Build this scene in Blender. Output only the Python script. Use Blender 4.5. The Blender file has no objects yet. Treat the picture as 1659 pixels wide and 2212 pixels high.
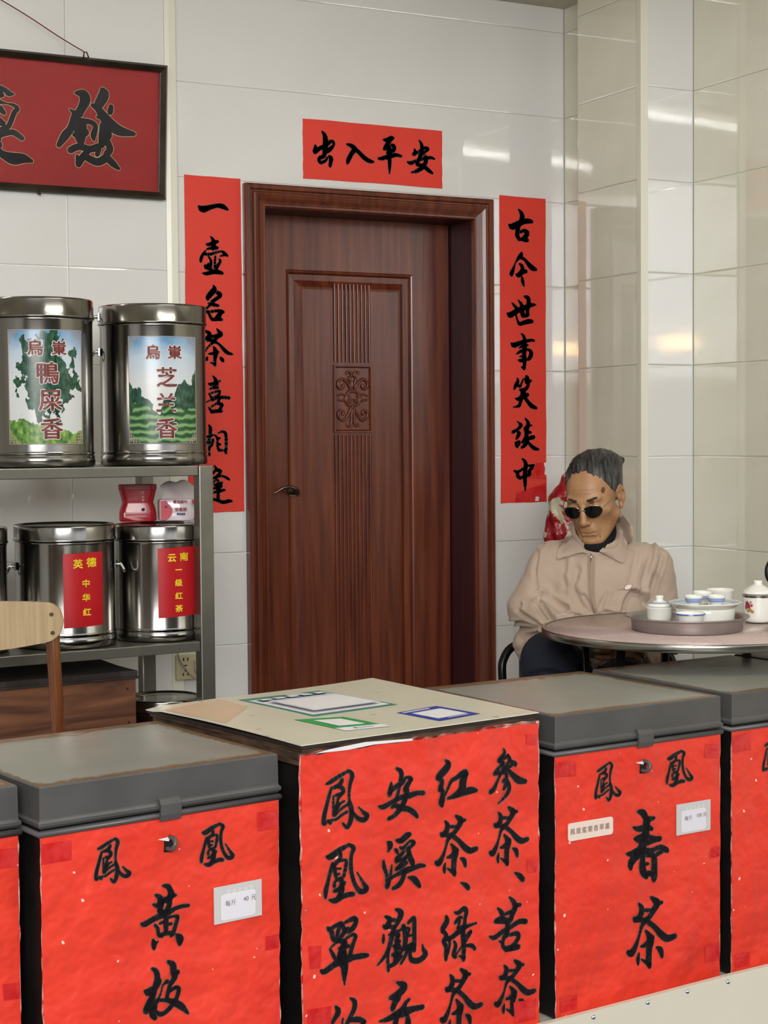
import bpy, bmesh, math, random
import numpy as np
from mathutils import Vector, Matrix, Quaternion

random.seed(7)
PI = math.pi
sc = bpy.context.scene
COL = sc.collection
def rad(a): return a * PI / 180

# ------------------------------------------------------------------ camera, world, lights, exposure
cam = bpy.data.cameras.new('camera')
cam.sensor_fit = 'HORIZONTAL'
cam.sensor_width = 36.0
cam.lens = 36.0 * 3597.8 / 1659.0
cam.clip_start = 0.05
camo = bpy.data.objects.new('camera', cam)
COL.objects.link(camo)
CAM_Z = 1.24
PITCH, ROLL, YAW = rad(2.554), rad(-0.461), rad(27.632)
def cam_matrix():
    c, s = math.cos, math.sin
    B = Matrix(((1, 0, 0), (0, 0, -1), (0, 1, 0)))
    Ry = Matrix(((c(YAW), -s(YAW), 0), (s(YAW), c(YAW), 0), (0, 0, 1)))
    Rx = Matrix(((1, 0, 0), (0, c(PITCH), -s(PITCH)), (0, s(PITCH), c(PITCH))))
    Rz = Matrix(((c(ROLL), -s(ROLL), 0), (s(ROLL), c(ROLL), 0), (0, 0, 1)))
    W = (Rz @ Rx @ B @ Ry).transposed()          # world from (right, down, forward)
    F = Matrix(((1, 0, 0), (0, -1, 0), (0, 0, -1)))
    return (W @ F).to_4x4()
camo.matrix_world = Matrix.Translation((0, 0, CAM_Z)) @ cam_matrix()
sc.camera = camo

world = bpy.data.worlds.new('world')
sc.world = world
world.use_nodes = True
wb = world.node_tree.nodes['Background']
wb.inputs[0].default_value = (0.90, 0.93, 1.0, 1)
wb.inputs[1].default_value = 1.45

def area(name, loc, target, sx, sy, power, color=(1, 1, 1)):
    l = bpy.data.lights.new(name, 'AREA')
    l.shape = 'RECTANGLE'; l.size = sx; l.size_y = sy
    l.energy = power; l.color = color
    o = bpy.data.objects.new(name, l); COL.objects.link(o)
    o.location = loc
    d = Vector(target) - Vector(loc)
    o.rotation_euler = d.to_track_quat('-Z', 'Y').to_euler()
    return o
# the two fluorescent battens under the shop ceiling, and the soft light of the street front behind the camera
# (the battens are real lamps, built with the ceiling below: see LAMPS)
LAMPS = ((1.95, 2.665, 56), (0.15, 4.52, 24))
area('street_front_light', (-0.9, -2.4, 2.5), (2.2, 4.0, 0.8), 3.6, 1.6, 312, (0.98, 0.99, 1.0))
area('warm_street_lamp', (-1.1, -1.6, 1.97), (3.3, 4.4, 1.5), 0.30, 0.10, 9, (1.0, 0.62, 0.22))

sc.cycles.sample_clamp_indirect = 0.0      # keep the bright tube's reflection in the glazed tiles
sc.view_settings.view_transform = 'Standard'
sc.view_settings.look = 'None'
sc.view_settings.exposure = 0.0
sc.view_settings.gamma = 1.0
sc.view_settings.use_curve_mapping = False

# ------------------------------------------------------------------ materials
def lin(v):
    return v / 12.92 if v <= 0.04045 else ((v + 0.055) / 1.055) ** 2.4
def hx(h, a=1):
    h = h.lstrip('#')
    return tuple(lin(int(h[i:i+2], 16) / 255) for i in (0, 2, 4)) + (a,)
_mats = {}
def mat(name, color='#888888', rough=0.5, metal=0.0, spec=0.5, coat=0.0, coat_rough=0.1,
        mix=None, nscale=5.0, nstretch=(1, 1, 1), detail=4, nlo=0.35, nhi=0.7,
        bump=0.0, bscale=60.0, bstretch=(1, 1, 1), spots=None, trans=0.0, ior=1.45, alpha=1.0,
        rvar=0.0, dist=0.0, sheen=0.0, bdist=0.002):
    if name in _mats: return _mats[name]
    m = bpy.data.materials.new(name); m.use_nodes = True
    nt = m.node_tree; N = nt.nodes; L = nt.links
    b = N['Principled BSDF']
    b.inputs['Base Color'].default_value = hx(color) if isinstance(color, str) else color
    b.inputs['Roughness'].default_value = rough
    b.inputs['Metallic'].default_value = metal
    b.inputs['Specular IOR Level'].default_value = spec
    b.inputs['Coat Weight'].default_value = coat
    b.inputs['Coat Roughness'].default_value = coat_rough
    b.inputs['Transmission Weight'].default_value = trans
    b.inputs['IOR'].default_value = ior
    b.inputs['Alpha'].default_value = alpha
    b.inputs['Sheen Weight'].default_value = sheen
    tc = N.new('ShaderNodeTexCoord')
    def mapping(s):
        mp = N.new('ShaderNodeMapping'); mp.inputs['Scale'].default_value = s
        L.new(tc.outputs['Object'], mp.inputs['Vector']); return mp
    colsock = None
    if mix:
        mp = mapping(nstretch)
        n = N.new('ShaderNodeTexNoise'); n.inputs['Scale'].default_value = nscale
        n.inputs['Detail'].default_value = detail; n.inputs['Distortion'].default_value = dist
        L.new(mp.outputs[0], n.inputs['Vector'])
        r = N.new('ShaderNodeValToRGB')
        r.color_ramp.elements[0].position = nlo; r.color_ramp.elements[1].position = nhi
        r.color_ramp.elements[0].color = hx(color); r.color_ramp.elements[1].color = hx(mix)
        L.new(n.outputs['Fac'], r.inputs['Fac'])
        colsock = r.outputs['Color']
        if rvar:
            mr = N.new('ShaderNodeMapRange')
            mr.inputs['To Min'].default_value = max(0, rough - rvar); mr.inputs['To Max'].default_value = rough + rvar
            L.new(n.outputs['Fac'], mr.inputs['Value']); L.new(mr.outputs[0], b.inputs['Roughness'])
    if spots:                                   # (colour, scale, threshold) flecks and chips
        sccol, sscale, sth = spots
        v = N.new('ShaderNodeTexNoise'); v.inputs['Scale'].default_value = sscale; v.inputs['Detail'].default_value = 1
        L.new(tc.outputs['Object'], v.inputs['Vector'])
        g = N.new('ShaderNodeMath'); g.operation = 'GREATER_THAN'; g.inputs[1].default_value = sth
        L.new(v.outputs['Fac'], g.inputs[0])
        mx = N.new('ShaderNodeMix'); mx.data_type = 'RGBA'
        L.new(g.outputs[0], mx.inputs[0])
        if colsock: L.new(colsock, mx.inputs[6])
        else: mx.inputs[6].default_value = hx(color)
        mx.inputs[7].default_value = hx(sccol)
        colsock = mx.outputs[2]
    if colsock: L.new(colsock, b.inputs['Base Color'])
    if bump:
        mp = mapping(bstretch)
        n = N.new('ShaderNodeTexNoise'); n.inputs['Scale'].default_value = bscale; n.inputs['Detail'].default_value = 4
        L.new(mp.outputs[0], n.inputs['Vector'])
        bp = N.new('ShaderNodeBump'); bp.inputs['Strength'].default_value = bump; bp.inputs['Distance'].default_value = bdist
        L.new(n.outputs['Fac'], bp.inputs['Height']); L.new(bp.outputs[0], b.inputs['Normal'])
    _mats[name] = m
    return m

M = dict(
 tile=mat('tile_white', '#e2e0dd', 0.05, coat=0.8, coat_rough=0.03, mix='#dcdad5', nscale=1.5, bump=0.10, bscale=14, bdist=0.003),
 tileR=mat('tile_cream', '#e6e4d2', 0.05, coat=0.8, coat_rough=0.03, mix='#d1cdb7', nscale=1.5, bump=0.14, bscale=12, bdist=0.003),
 grout=mat('grout', '#d2cfc4', 0.8),
 ceil=mat('ceiling_paint', '#c9c4b2', 0.85, bump=0.1),
 floor=mat('floor_tile', '#c9c4b8', 0.3, mix='#bbb5a8', nscale=8),
 trim=mat('trim_plastic', '#e3e0cf', 0.25),
 door=mat('door_wood', '#48190f', 0.34, mix='#75391f', nscale=7, nstretch=(6, 6, 0.35), detail=6, nlo=0.3, nhi=0.75, bump=0.10, bscale=60, bstretch=(4, 4, 0.15), coat=0.32, coat_rough=0.17, dist=0.4),
 doorh=mat('door_wood_horizontal', '#48190f', 0.34, mix='#7a3d22', nscale=7, nstretch=(0.35, 6, 6), detail=6, nlo=0.3, nhi=0.75, bump=0.10, bscale=60, bstretch=(0.15, 4, 4), coat=0.32, coat_rough=0.17, dist=0.4),
 doord=mat('door_jamb_wood', '#3a171a', 0.45, mix='#451e20', nscale=6, nstretch=(5, 5, 0.3)),
 bronze=mat('handle_bronze', '#6a6152', 0.22, 1.0),
 paperR=mat('red_paper', '#e03f30', 0.6, mix='#d6382a', nscale=3, bump=0.35, bscale=9, bdist=0.004),
 paperC=mat('red_paper_crate', '#e23e2b', 0.42, mix='#d83323', nscale=4, bump=1.0, bscale=5, bdist=0.05, spots=('#f6c4b4', 60, 0.765)),
 paperB=mat('red_paper_torn_edge', '#eab7a4', 0.7, mix='#b5271f', nscale=40, nlo=0.35, nhi=0.6),
 tape=mat('red_tape', '#c01c1e', 0.16, mix='#d23a36', nscale=30, bump=0.8, bscale=50, bdist=0.004),
 ink=mat('black_ink', '#1d1a1e', 0.42, mix='#262328', nscale=20),
 inkedge=mat('ink_edge', '#8f5a48', 0.6),
 gold=mat('gold_edge', '#e9cf9a', 0.4),
 crate=mat('crate_sheet_metal', '#4f4d4b', 0.40, metal=0.2, mix='#5a5856', nscale=6, rvar=0.1, bump=0.15, bscale=12),
 lidtop=mat('crate_lid_top', '#74756b', 0.30, metal=0.2, mix='#67675c', nscale=5, rvar=0.1, bump=0.2, bscale=8),
 rust=mat('crate_edge_rust', '#7a664c', 0.5, metal=0.2, mix='#5c5144', nscale=14, bump=0.2),
 dark=mat('dark_metal', '#151312', 0.5, metal=0.3, mix='#241f1b', nscale=10),
 oldwood=mat('old_board_edge', '#5b4230', 0.7, mix='#23170f', nscale=18, nstretch=(1, 1, 5), bump=0.6, bscale=40),
 cream=mat('cream_board', '#d6d1bb', 0.28, mix='#cfcab3', nscale=5, spots=('#b3a98e', 25, 0.72), bump=0.06, bscale=6),
 peach=mat('cream_board_stain', '#d9b89a', 0.3, mix='#cdb896', nscale=10),
 panel=mat('cream_painted_panel', '#d3cdba', 0.3, mix='#cbc4b0', nscale=2, bump=0.12, bscale=3),
 steel=mat('stainless_steel', '#a39f98', 0.24, 1.0, mix='#8d8983', nscale=4, nstretch=(1, 1, 0.1), rvar=0.08),
 steelcan=mat('canister_steel', '#9f9c96', 0.17, 1.0, mix='#77746f', nscale=5, nstretch=(3, 3, 0.15), rvar=0.07, bump=0.05, bscale=8, bstretch=(3, 3, 0.2)),
 steeldull=mat('shelf_steel', '#98958b', 0.38, 0.9, mix='#7f7c73', nscale=8, rvar=0.12, bump=0.1, bscale=20),
 chrome=mat('chrome', '#d8d8d8', 0.12, 1.0),
 tabletop=mat('table_laminate', '#c8b2ab', 0.27, metal=0.25, mix='#bca69f', nscale=7, rvar=0.06),
 black=mat('black_plastic', '#0c0c0d', 0.35),
 blacktube=mat('black_tube', '#101012', 0.3, metal=0.3),
 porcelain=mat('porcelain', '#e8e6dd', 0.12, coat=0.4, mix='#e2e0d4', nscale=8),
 bluegl=mat('blue_glaze', '#8fa3cf', 0.15, coat=0.4),
 blueln=mat('blue_line', '#36509a', 0.2),
 silver=mat('silver_rim', '#8c877f', 0.25, 1.0),
 plywood=mat('plywood', '#b39a72', 0.33, mix='#a08660', nscale=10, nstretch=(9, 9, 0.5), detail=6, coat=0.3, coat_rough=0.2, spots=('#cdbb9c', 9, 0.66)),
 chairwood=mat('chair_wood', '#5b3018', 0.25, mix='#7b4a26', nscale=9, nstretch=(5, 5, 0.6), coat=0.6, coat_rough=0.15),
 boxwood=mat('box_wood', '#74492f', 0.5, mix='#482a1a', nscale=2.6, nstretch=(0.8, 1, 6.5), detail=3, nlo=0.40, nhi=0.60, dist=1.6, bump=0.3, bscale=25),
 darkwood=mat('dark_board', '#2a1f1a', 0.6, mix='#1a1310', nscale=12, bump=0.5, bscale=30),
 redtin=mat('red_tin', '#a01420', 0.28, coat=0.3),
 redlab=mat('red_label', '#b5141c', 0.35, mix='#ab1019', nscale=6, bump=0.2, bscale=10),
 yellow=mat('yellow_print', '#f0cf2a', 0.5),
 white=mat('white_paper', '#dedad8', 0.6),
 greyp=mat('price_tag_grey', '#c3c0bd', 0.35),
 cardw=mat('price_card_white', '#d9d5da', 0.35),
 stick=mat('cream_sticker', '#e3cfc0', 0.5),
 brownink=mat('brown_ink', '#6a4038', 0.6),
 socket=mat('socket_plastic', '#b9ae8c', 0.4),
 whitepl=mat('white_plastic', '#d8d4ca', 0.4),
 cord=mat('grey_cord', '#8c877c', 0.5),
 wire=mat('red_wire', '#6d2a22', 0.6),
 frame=mat('dark_frame', '#352d25', 0.22, metal=0.6, mix='#4a4034', nscale=12),
 frameg=mat('frame_edge', '#8a7458', 0.25, metal=0.7),
 silk=mat('red_silk', '#a8231f', 0.5, mix='#9d201e', nscale=4, bump=0.4, bscale=5, bdist=0.01),
 skin=mat('skin', '#ad835c', 0.42, mix='#9b6d4a', nscale=14, bump=0.25, bscale=90, spots=('#7a4c33', 34, 0.74)),
 brow=mat('eyebrow_hair', '#2a211d', 0.8),
 jacket=mat('jacket_fabric', '#b39e8c', 0.85, mix='#a99380', nscale=5, bump=0.25, bscale=260, sheen=0.15),
 jacketseam=mat('jacket_seam', '#9a8470', 0.9),
 trouser=mat('trouser_fabric', '#10131f', 0.85, mix='#171a28', nscale=6, bump=0.2, bscale=200),
 knit=mat('black_knit', '#0b0a0d', 0.95, bump=0.5, bscale=200),
 lens=mat('dark_lens', '#050507', 0.06, coat=0.4),
 goldf=mat('glasses_frame', '#b9b0a0', 0.2, 1.0),
 teal=mat('teal_print', '#3c8a78', 0.4), green=mat('green_print', '#2f9a4c', 0.4), blue=mat('blue_print', '#2a3f9c', 0.4),
 pink=mat('pink_print', '#c4444c', 0.3), lilac=mat('lilac_print', '#c9c9dc', 0.4), seal=mat('seal_ink', '#4a0c10', 0.6),
 tealln=mat('teal_line', '#2f5f66', 0.5), flower=mat('flower_print', '#8c3346', 0.3), flowery=mat('flower_print_gold', '#a8853a', 0.3),
)
def hair_material():
    m = mat('grey_hair', '#171516', 0.45, mix='#5d5a57', nscale=20, nstretch=(6.0, 0.8, 1.2), detail=8, nlo=0.42, nhi=0.78, bump=1.0, bscale=90, bstretch=(3.5, 0.3, 0.7), bdist=0.003, dist=0.6)
    return m
M['hair'] = hair_material()

def bag_material():
    m = mat('red_printed_plastic_bag', '#9c1420', 0.2, mix='#c9bfa4', nscale=9, nlo=0.5, nhi=0.54, dist=1.2, bump=0.8, bscale=14, bdist=0.02, coat=0.5)
    return m
M['bag'] = bag_material()

def picture_material(name, tree):
    """printed landscape: sky, hills or a tree, tea rows - by UV"""
    m = bpy.data.materials.new(name); m.use_nodes = True
    nt = m.node_tree; N = nt.nodes; L = nt.links
    b = N['Principled BSDF']; b.inputs['Roughness'].default_value = 0.25
    uv = N.new('ShaderNodeUVMap'); sp = N.new('ShaderNodeSeparateXYZ'); L.new(uv.outputs[0], sp.inputs[0])
    def ramp(stops, fac):
        r = N.new('ShaderNodeValToRGB'); e = r.color_ramp.elements
        e[0].position, e[0].color = stops[0][0], hx(stops[0][1])
        e[1].position, e[1].color = stops[-1][0], hx(stops[-1][1])
        for p, c in stops[1:-1]:
            q = e.new(p); q.color = hx(c)
        L.new(fac, r.inputs[0]); return r.outputs[0]
    def noise(scale, det=4):
        n = N.new('ShaderNodeTexNoise'); n.inputs['Scale'].default_value = scale; n.inputs['Detail'].default_value = det
        L.new(uv.outputs[0], n.inputs['Vector']); return n.outputs['Fac']
    def math_(op, a, c):
        q = N.new('ShaderNodeMath'); q.operation = op
        for i, v in enumerate((a, c)):
            if isinstance(v, (int, float)): q.inputs[i].default_value = v
            else: L.new(v, q.inputs[i])
        return q.outputs[0]
    def mixc(f, a, c):
        q = N.new('ShaderNodeMix'); q.data_type = 'RGBA'
        L.new(f, q.inputs[0]); L.new(a, q.inputs[6]); L.new(c, q.inputs[7]); return q.outputs[2]
    sky = ramp([(0.0, '#cfd3cf'), (0.55, '#d5d6d6'), (0.8, '#b9c9d6'), (1.0, '#5f8fb4')], math_('ADD', sp.outputs[1], math_('MULTIPLY', math_('SUBTRACT', noise(3), 0.5), 0.35)))
    leaf = ramp([(0.3, '#0f2a22'), (0.5, '#1f4a35'), (0.7, '#3f6a52')], noise(16, 6))
    field = ramp([(0.35, '#2f5a2a'), (0.5, '#5f8a3a'), (0.7, '#a3bb5a')], noise(14, 6))
    if tree:
        # crown: an ellipse broken by noise; ground rising to the left
        dx = math_('SUBTRACT', sp.outputs[0], 0.52); dy = math_('SUBTRACT', sp.outputs[1], 0.60)
        d = math_('ADD', math_('MULTIPLY', math_('MULTIPLY', dx, dx), 4.2), math_('MULTIPLY', math_('MULTIPLY', dy, dy), 4.6))
        d = math_('ADD', d, math_('MULTIPLY', math_('SUBTRACT', noise(7, 6), 0.5), 3.2))
        col = mixc(math_('LESS_THAN', d, 0.62), sky, leaf)
        g = math_('ADD', sp.outputs[1], math_('MULTIPLY', math_('SUBTRACT', noise(6), 0.5), 0.2))
        g = math_('ADD', g, math_('MULTIPLY', sp.outputs[0], 0.12))
        col = mixc(math_('LESS_THAN', g, 0.22), col, field)
    else:
        h = math_('ADD', sp.outputs[1], math_('MULTIPLY', math_('SUBTRACT', noise(5, 6), 0.5), 0.5))
        hl = math_('ADD', h, math_('MULTIPLY', math_('ABSOLUTE', math_('SUBTRACT', sp.outputs[0], 0.42), 0.0), -0.55))
        col = mixc(math_('LESS_THAN', hl, 0.34), sky, leaf)
        w = N.new('ShaderNodeTexWave'); w.bands_direction = 'Y'; w.inputs['Scale'].default_value = 4.5; w.inputs['Distortion'].default_value = 5
        L.new(uv.outputs[0], w.inputs['Vector'])
        rows = ramp([(0.2, '#1f4a2a'), (0.6, '#4f7d48'), (0.9, '#7da56a')], w.outputs['Fac'])
        col = mixc(math_('LESS_THAN', h, 0.33), col, rows)
    L.new(col, b.inputs['Base Color'])
    return m
def lid_material():
    """grey painted sheet worn to brown rust along the edges (vertex attribute 'wear')"""
    m = mat('crate_lid_worn', '#96978c', 0.32, metal=0.1, mix='#88887c', nscale=4, rvar=0.08, bump=0.08, bscale=7)
    nt = m.node_tree; N = nt.nodes; L = nt.links; b = N['Principled BSDF']
    src = b.inputs['Base Color'].links[0].from_socket
    at = N.new('ShaderNodeAttribute'); at.attribute_name = 'wear'
    n = N.new('ShaderNodeTexNoise'); n.inputs['Scale'].default_value = 22; n.inputs['Detail'].default_value = 5
    ad = N.new('ShaderNodeMath'); ad.operation = 'MULTIPLY_ADD'; ad.inputs[1].default_value = 0.9
    L.new(n.outputs['Fac'], ad.inputs[0]); L.new(at.outputs['Fac'], ad.inputs[2])
    r = N.new('ShaderNodeValToRGB'); r.color_ramp.elements[0].position = 0.92; r.color_ramp.elements[1].position = 1.40
    L.new(ad.outputs[0], r.inputs[0])
    mx = N.new('ShaderNodeMix'); mx.data_type = 'RGBA'; L.new(r.outputs[0], mx.inputs[0]); L.new(src, mx.inputs[6]); mx.inputs[7].default_value = hx('#75593b')
    L.new(mx.outputs[2], b.inputs['Base Color'])
    return m
M['lidworn'] = lid_material()
M['pict_tree'] = picture_material('printed_tree_picture', True)
M['pict_hill'] = picture_material('printed_tea_garden_picture', False)

# ------------------------------------------------------------------ helpers
def setp(o, label=None, cat=None, group=None, kind=None):
    if label: o['label'] = label
    if cat: o['category'] = cat
    if group: o['group'] = group
    if kind: o['kind'] = kind
    return o
def link(name, me, m=None, parent=None, loc=None, rot=None, smooth=False):
    o = bpy.data.objects.new(name, me); COL.objects.link(o)
    if m is not None:
        me.materials.clear()
        for mm in (m if isinstance(m, (list, tuple)) else [m]): me.materials.append(mm)
    if parent is not None: o.parent = parent
    if loc is not None: o.location = loc
    if rot is not None: o.rotation_euler = rot
    if smooth:
        for p in me.polygons: p.use_smooth = True
        if smooth == 'auto':
            try: me.set_sharp_from_angle(angle=rad(35))
            except Exception: pass
    return o
def bobj(name, bm, m, parent=None, smooth=False, loc=None, rot=None):
    me = bpy.data.meshes.new(name)
    bmesh.ops.recalc_face_normals(bm, faces=bm.faces)
    bm.to_mesh(me); bm.free()
    return link(name, me, m, parent, loc, rot, smooth)
def empty(name, loc=(0, 0, 0), rz=0, **kw):
    o = bpy.data.objects.new(name, None); COL.objects.link(o)
    o.location = loc; o.rotation_euler = (0, 0, rz); o.empty_display_size = 0.05
    return setp(o, **kw)
def bmn(): return bmesh.new()
def box(bm, x0, x1, y0, y1, z0, z1, bev=0.0, mi=0):
    vs = [bm.verts.new((x, y, z)) for x in (x0, x1) for y in (y0, y1) for z in (z0, z1)]
    F = [(0, 1, 3, 2), (4, 6, 7, 5), (0, 4, 5, 1), (2, 3, 7, 6), (0, 2, 6, 4), (1, 5, 7, 3)]
    fs = [bm.faces.new([vs[i] for i in f]) for f in F]
    for f in fs: f.material_index = mi
    if bev:
        es = list({e for f in fs for e in f.edges})
        bmesh.ops.bevel(bm, geom=es, offset=bev, segments=2, profile=0.5, affect='EDGES')
    return vs
def prism(bm, pts, axis, a0, a1, mi=0):
    """extrude a 2D polygon along an axis ('x','y','z')"""
    def P(u, v, a):
        return {'x': (a, u, v), 'y': (u, a, v), 'z': (u, v, a)}[axis]
    A = [bm.verts.new(P(u, v, a0)) for u, v in pts]; B = [bm.verts.new(P(u, v, a1)) for u, v in pts]
    n = len(pts)
    fs = [bm.faces.new(A), bm.faces.new(B[::-1])]
    for i in range(n): fs.append(bm.faces.new([A[i], A[(i+1) % n], B[(i+1) % n], B[i]]))
    for f in fs: f.material_index = mi
def lathe(bm, prof, seg=48, cx=0, cy=0, cz=0, mi=0, cap=False):
    rings = []
    for r, z in prof:
        if r < 1e-6: rings.append([bm.verts.new((cx, cy, cz + z))])
        else: rings.append([bm.verts.new((cx + r*math.cos(2*PI*i/seg), cy + r*math.sin(2*PI*i/seg), cz + z)) for i in range(seg)])
    for a, b in zip(rings, rings[1:]):
        for i in range(seg):
            j = (i+1) % seg
            if len(a) == 1 and len(b) == 1: continue
            if len(a) == 1: f = bm.faces.new([a[0], b[i], b[j]])
            elif len(b) == 1: f = bm.faces.new([a[i], b[0], a[j]])
            else: f = bm.faces.new([a[i], b[i], b[j], a[j]])
            f.material_index = mi; f.smooth = True
def catmull(pts, n=6, closed=False):
    P = [Vector(p) for p in pts]
    out = []
    m = len(P)
    rng = range(m if closed else m-1)
    for i in rng:
        if closed: p0, p1, p2, p3 = P[(i-1) % m], P[i], P[(i+1) % m], P[(i+2) % m]
        else: p0, p1, p2, p3 = P[max(i-1, 0)], P[i], P[i+1], P[min(i+2, m-1)]
        for k in range(n):
            t = k/n; t2 = t*t; t3 = t2*t
            out.append(0.5*((2*p1) + (p2-p0)*t + (2*p0-5*p1+4*p2-p3)*t2 + (3*p1-p0-3*p2+p3)*t3))
    if not closed: out.append(P[-1])
    return out
def tube(bm, pts, r, seg=10, mi=0, closed=False, sx=1.0):
    P = [Vector(p) for p in pts]; n = len(P)
    rs = r if isinstance(r, (list, tuple)) else [r]*n
    if len(rs) != n: rs = [rs[0] + (rs[-1]-rs[0])*i/(n-1) for i in range(n)]
    rings = []; up = None
    for i in range(n):
        a = P[(i-1) % n] if (closed or i > 0) else P[0]
        b = P[(i+1) % n] if (closed or i < n-1) else P[-1]
        t = (b-a)
        if t.length < 1e-9: t = Vector((0, 0, 1))
        t.normalize()
        if up is None:
            up = Vector((0, 0, 1)) if abs(t.z) < 0.9 else Vector((1, 0, 0))
        x = t.cross(up)
        if x.length < 1e-6: x = t.orthogonal()
        x.normalize(); y = x.cross(t).normalized(); up = y
        rings.append([bm.verts.new(P[i] + rs[i]*(x*math.cos(2*PI*k/seg)*sx + y*math.sin(2*PI*k/seg))) for k in range(seg)])
    rr = list(zip(rings, rings[1:])) + ([(rings[-1], rings[0])] if closed else [])
    for a, b in rr:
        for k in range(seg):
            f = bm.faces.new([a[k], a[(k+1) % seg], b[(k+1) % seg], b[k]]); f.smooth = True; f.material_index = mi
    if not closed:
        for c in (rings[0], rings[-1]):
            f = bm.faces.new(c); f.material_index = mi
def rrect(w, h, r, n=4, cx=0, cy=0):
    pts = []
    for (sx, sy, a0) in ((1, 1, 0), (-1, 1, 90), (-1, -1, 180), (1, -1, 270)):
        for i in range(n+1):
            a = rad(a0 + 90*i/n)
            pts.append((cx + sx*(w/2-r) + r*math.cos(a), cy + sy*(h/2-r) + r*math.sin(a)))
    return pts

# flat brush writing: each stroke is (x, z, width) in half millimetres on the sheet
def stroke_mesh(strokes, grow=0.0):
    V = []; Fc = []
    def disc(x, z, r):
        b = len(V); n = 10
        for k in range(n): V.append((x + r*math.cos(2*PI*k/n), z + r*math.sin(2*PI*k/n)))
        Fc.append(tuple(range(b, b+n)))
    for st in strokes:
        P = catmull([(x/2000, z/2000, w/2000) for x, z, w in st], 5) if len(st) > 1 else [Vector((st[0][0]/2000, st[0][1]/2000, st[0][2]/2000))]
        prev = None
        for i, p in enumerate(P):
            a = P[max(i-1, 0)]; b = P[min(i+1, len(P)-1)]
            dx, dz = b.x-a.x, b.y-a.y; L = math.hypot(dx, dz) or 1e-9
            r = max(p.z, 0.0006)/2 + grow
            nx, nz = -dz/L*r, dx/L*r
            q = len(V); V.append((p.x+nx, p.y+nz)); V.append((p.x-nx, p.y-nz))
            if prev is not None: Fc.append((prev, prev+1, q+1, q))
            prev = q
            if i % 2 == 0 or i == len(P)-1: disc(p.x, p.y, r*0.98)
    return V, Fc
def write_ink(parent, key, mapf, edge=None, lift=0.0, only=None):
    """one flat mesh for each brush character; mapf(u, z, lift) -> local point"""
    for ch in INK[key].split('|'):
        S = [[tuple(float(v) for v in p.split()) for p in st.split(',')] for st in ch.split(';')]
        o = None
        V, Fc = stroke_mesh(S, 0.0005)
        me = bpy.data.meshes.new('brush_character')
        me.from_pydata([mapf(x, z, 0.0009+lift) for x, z in V], [], Fc); me.update()
        o = link('brush_character', me, M['ink'], parent)
        V, Fc = stroke_mesh(S, 0.0018 if edge is None else edge[1])
        me = bpy.data.meshes.new('character_outline')
        me.from_pydata([mapf(x, z, 0.0005+lift) for x, z in V], [], Fc); me.update()
        link('character_outline', me, M['inkedge'] if edge is None else edge[0], o)

def text_mesh(body, size, offset=0.0):
    if offset:                                   # bolder: shifted copies of the glyph
        V0, F0 = text_mesh(body, size); V = []; Fc = []
        for k in range(9):
            dx, dy = (0, 0) if k == 8 else (offset*math.cos(PI*k/4), offset*math.sin(PI*k/4))
            b = len(V); V += [(x+dx, y+dy) for x, y in V0]; Fc += [tuple(i+b for i in f) for f in F0]
        return V, Fc
    c = bpy.data.curves.new('txt', 'FONT'); c.body = body; c.size = size; c.align_x = 'CENTER'; c.align_y = 'CENTER'
    c.offset = offset; c.resolution_u = 3
    o = bpy.data.objects.new('txt', c); COL.objects.link(o)
    dg = bpy.context.evaluated_depsgraph_get(); dg.update()
    me = bpy.data.meshes.new_from_object(o.evaluated_get(dg))
    V = [tuple(v.co) for v in me.vertices]; Fc = [tuple(p.vertices) for p in me.polygons]
    bpy.data.objects.remove(o); bpy.data.curves.remove(c); bpy.data.meshes.remove(me)
    if V:
        xs = [v[0] for v in V]; ys = [v[1] for v in V]
        cx, cy = (min(xs)+max(xs))/2, (min(ys)+max(ys))/2
        V = [(v[0]-cx, v[1]-cy) for v in V]
    return V, Fc
def put_text(name, items, mapf, m, parent, lift=0.001, offset=0.0, each=False):
    """items: (body, u, z, size); mapf(u, z, lift)"""
    if each:
        return [put_text(name, [it], mapf, m, parent, lift, offset) for it in items]
    VV = []; FF = []
    for body, u, z, s in items:
        V, Fc = text_mesh(body, s, offset)
        b = len(VV); VV += [mapf(u + x, z + y, lift) for x, y in V]; FF += [tuple(i+b for i in f) for f in Fc]
    me = bpy.data.meshes.new(name); me.from_pydata(VV, [], FF); me.update()
    return link(name, me, m, parent)
def flat_poly(name, pts, mapf, m, parent, lift=0.001, thick=0.0):
    bm = bmn(); vs = [bm.verts.new(mapf(u, z, lift)) for u, z in pts]; bm.faces.new(vs)
    if thick:
        vb = [bm.verts.new(mapf(u, z, lift-thick)) for u, z in pts]
        n = len(pts)
        bm.faces.new(vb[::-1])
        for i in range(n): bm.faces.new([vs[i], vs[(i+1) % n], vb[(i+1) % n], vb[i]])
    return bobj(name, bm, m, parent)
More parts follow.
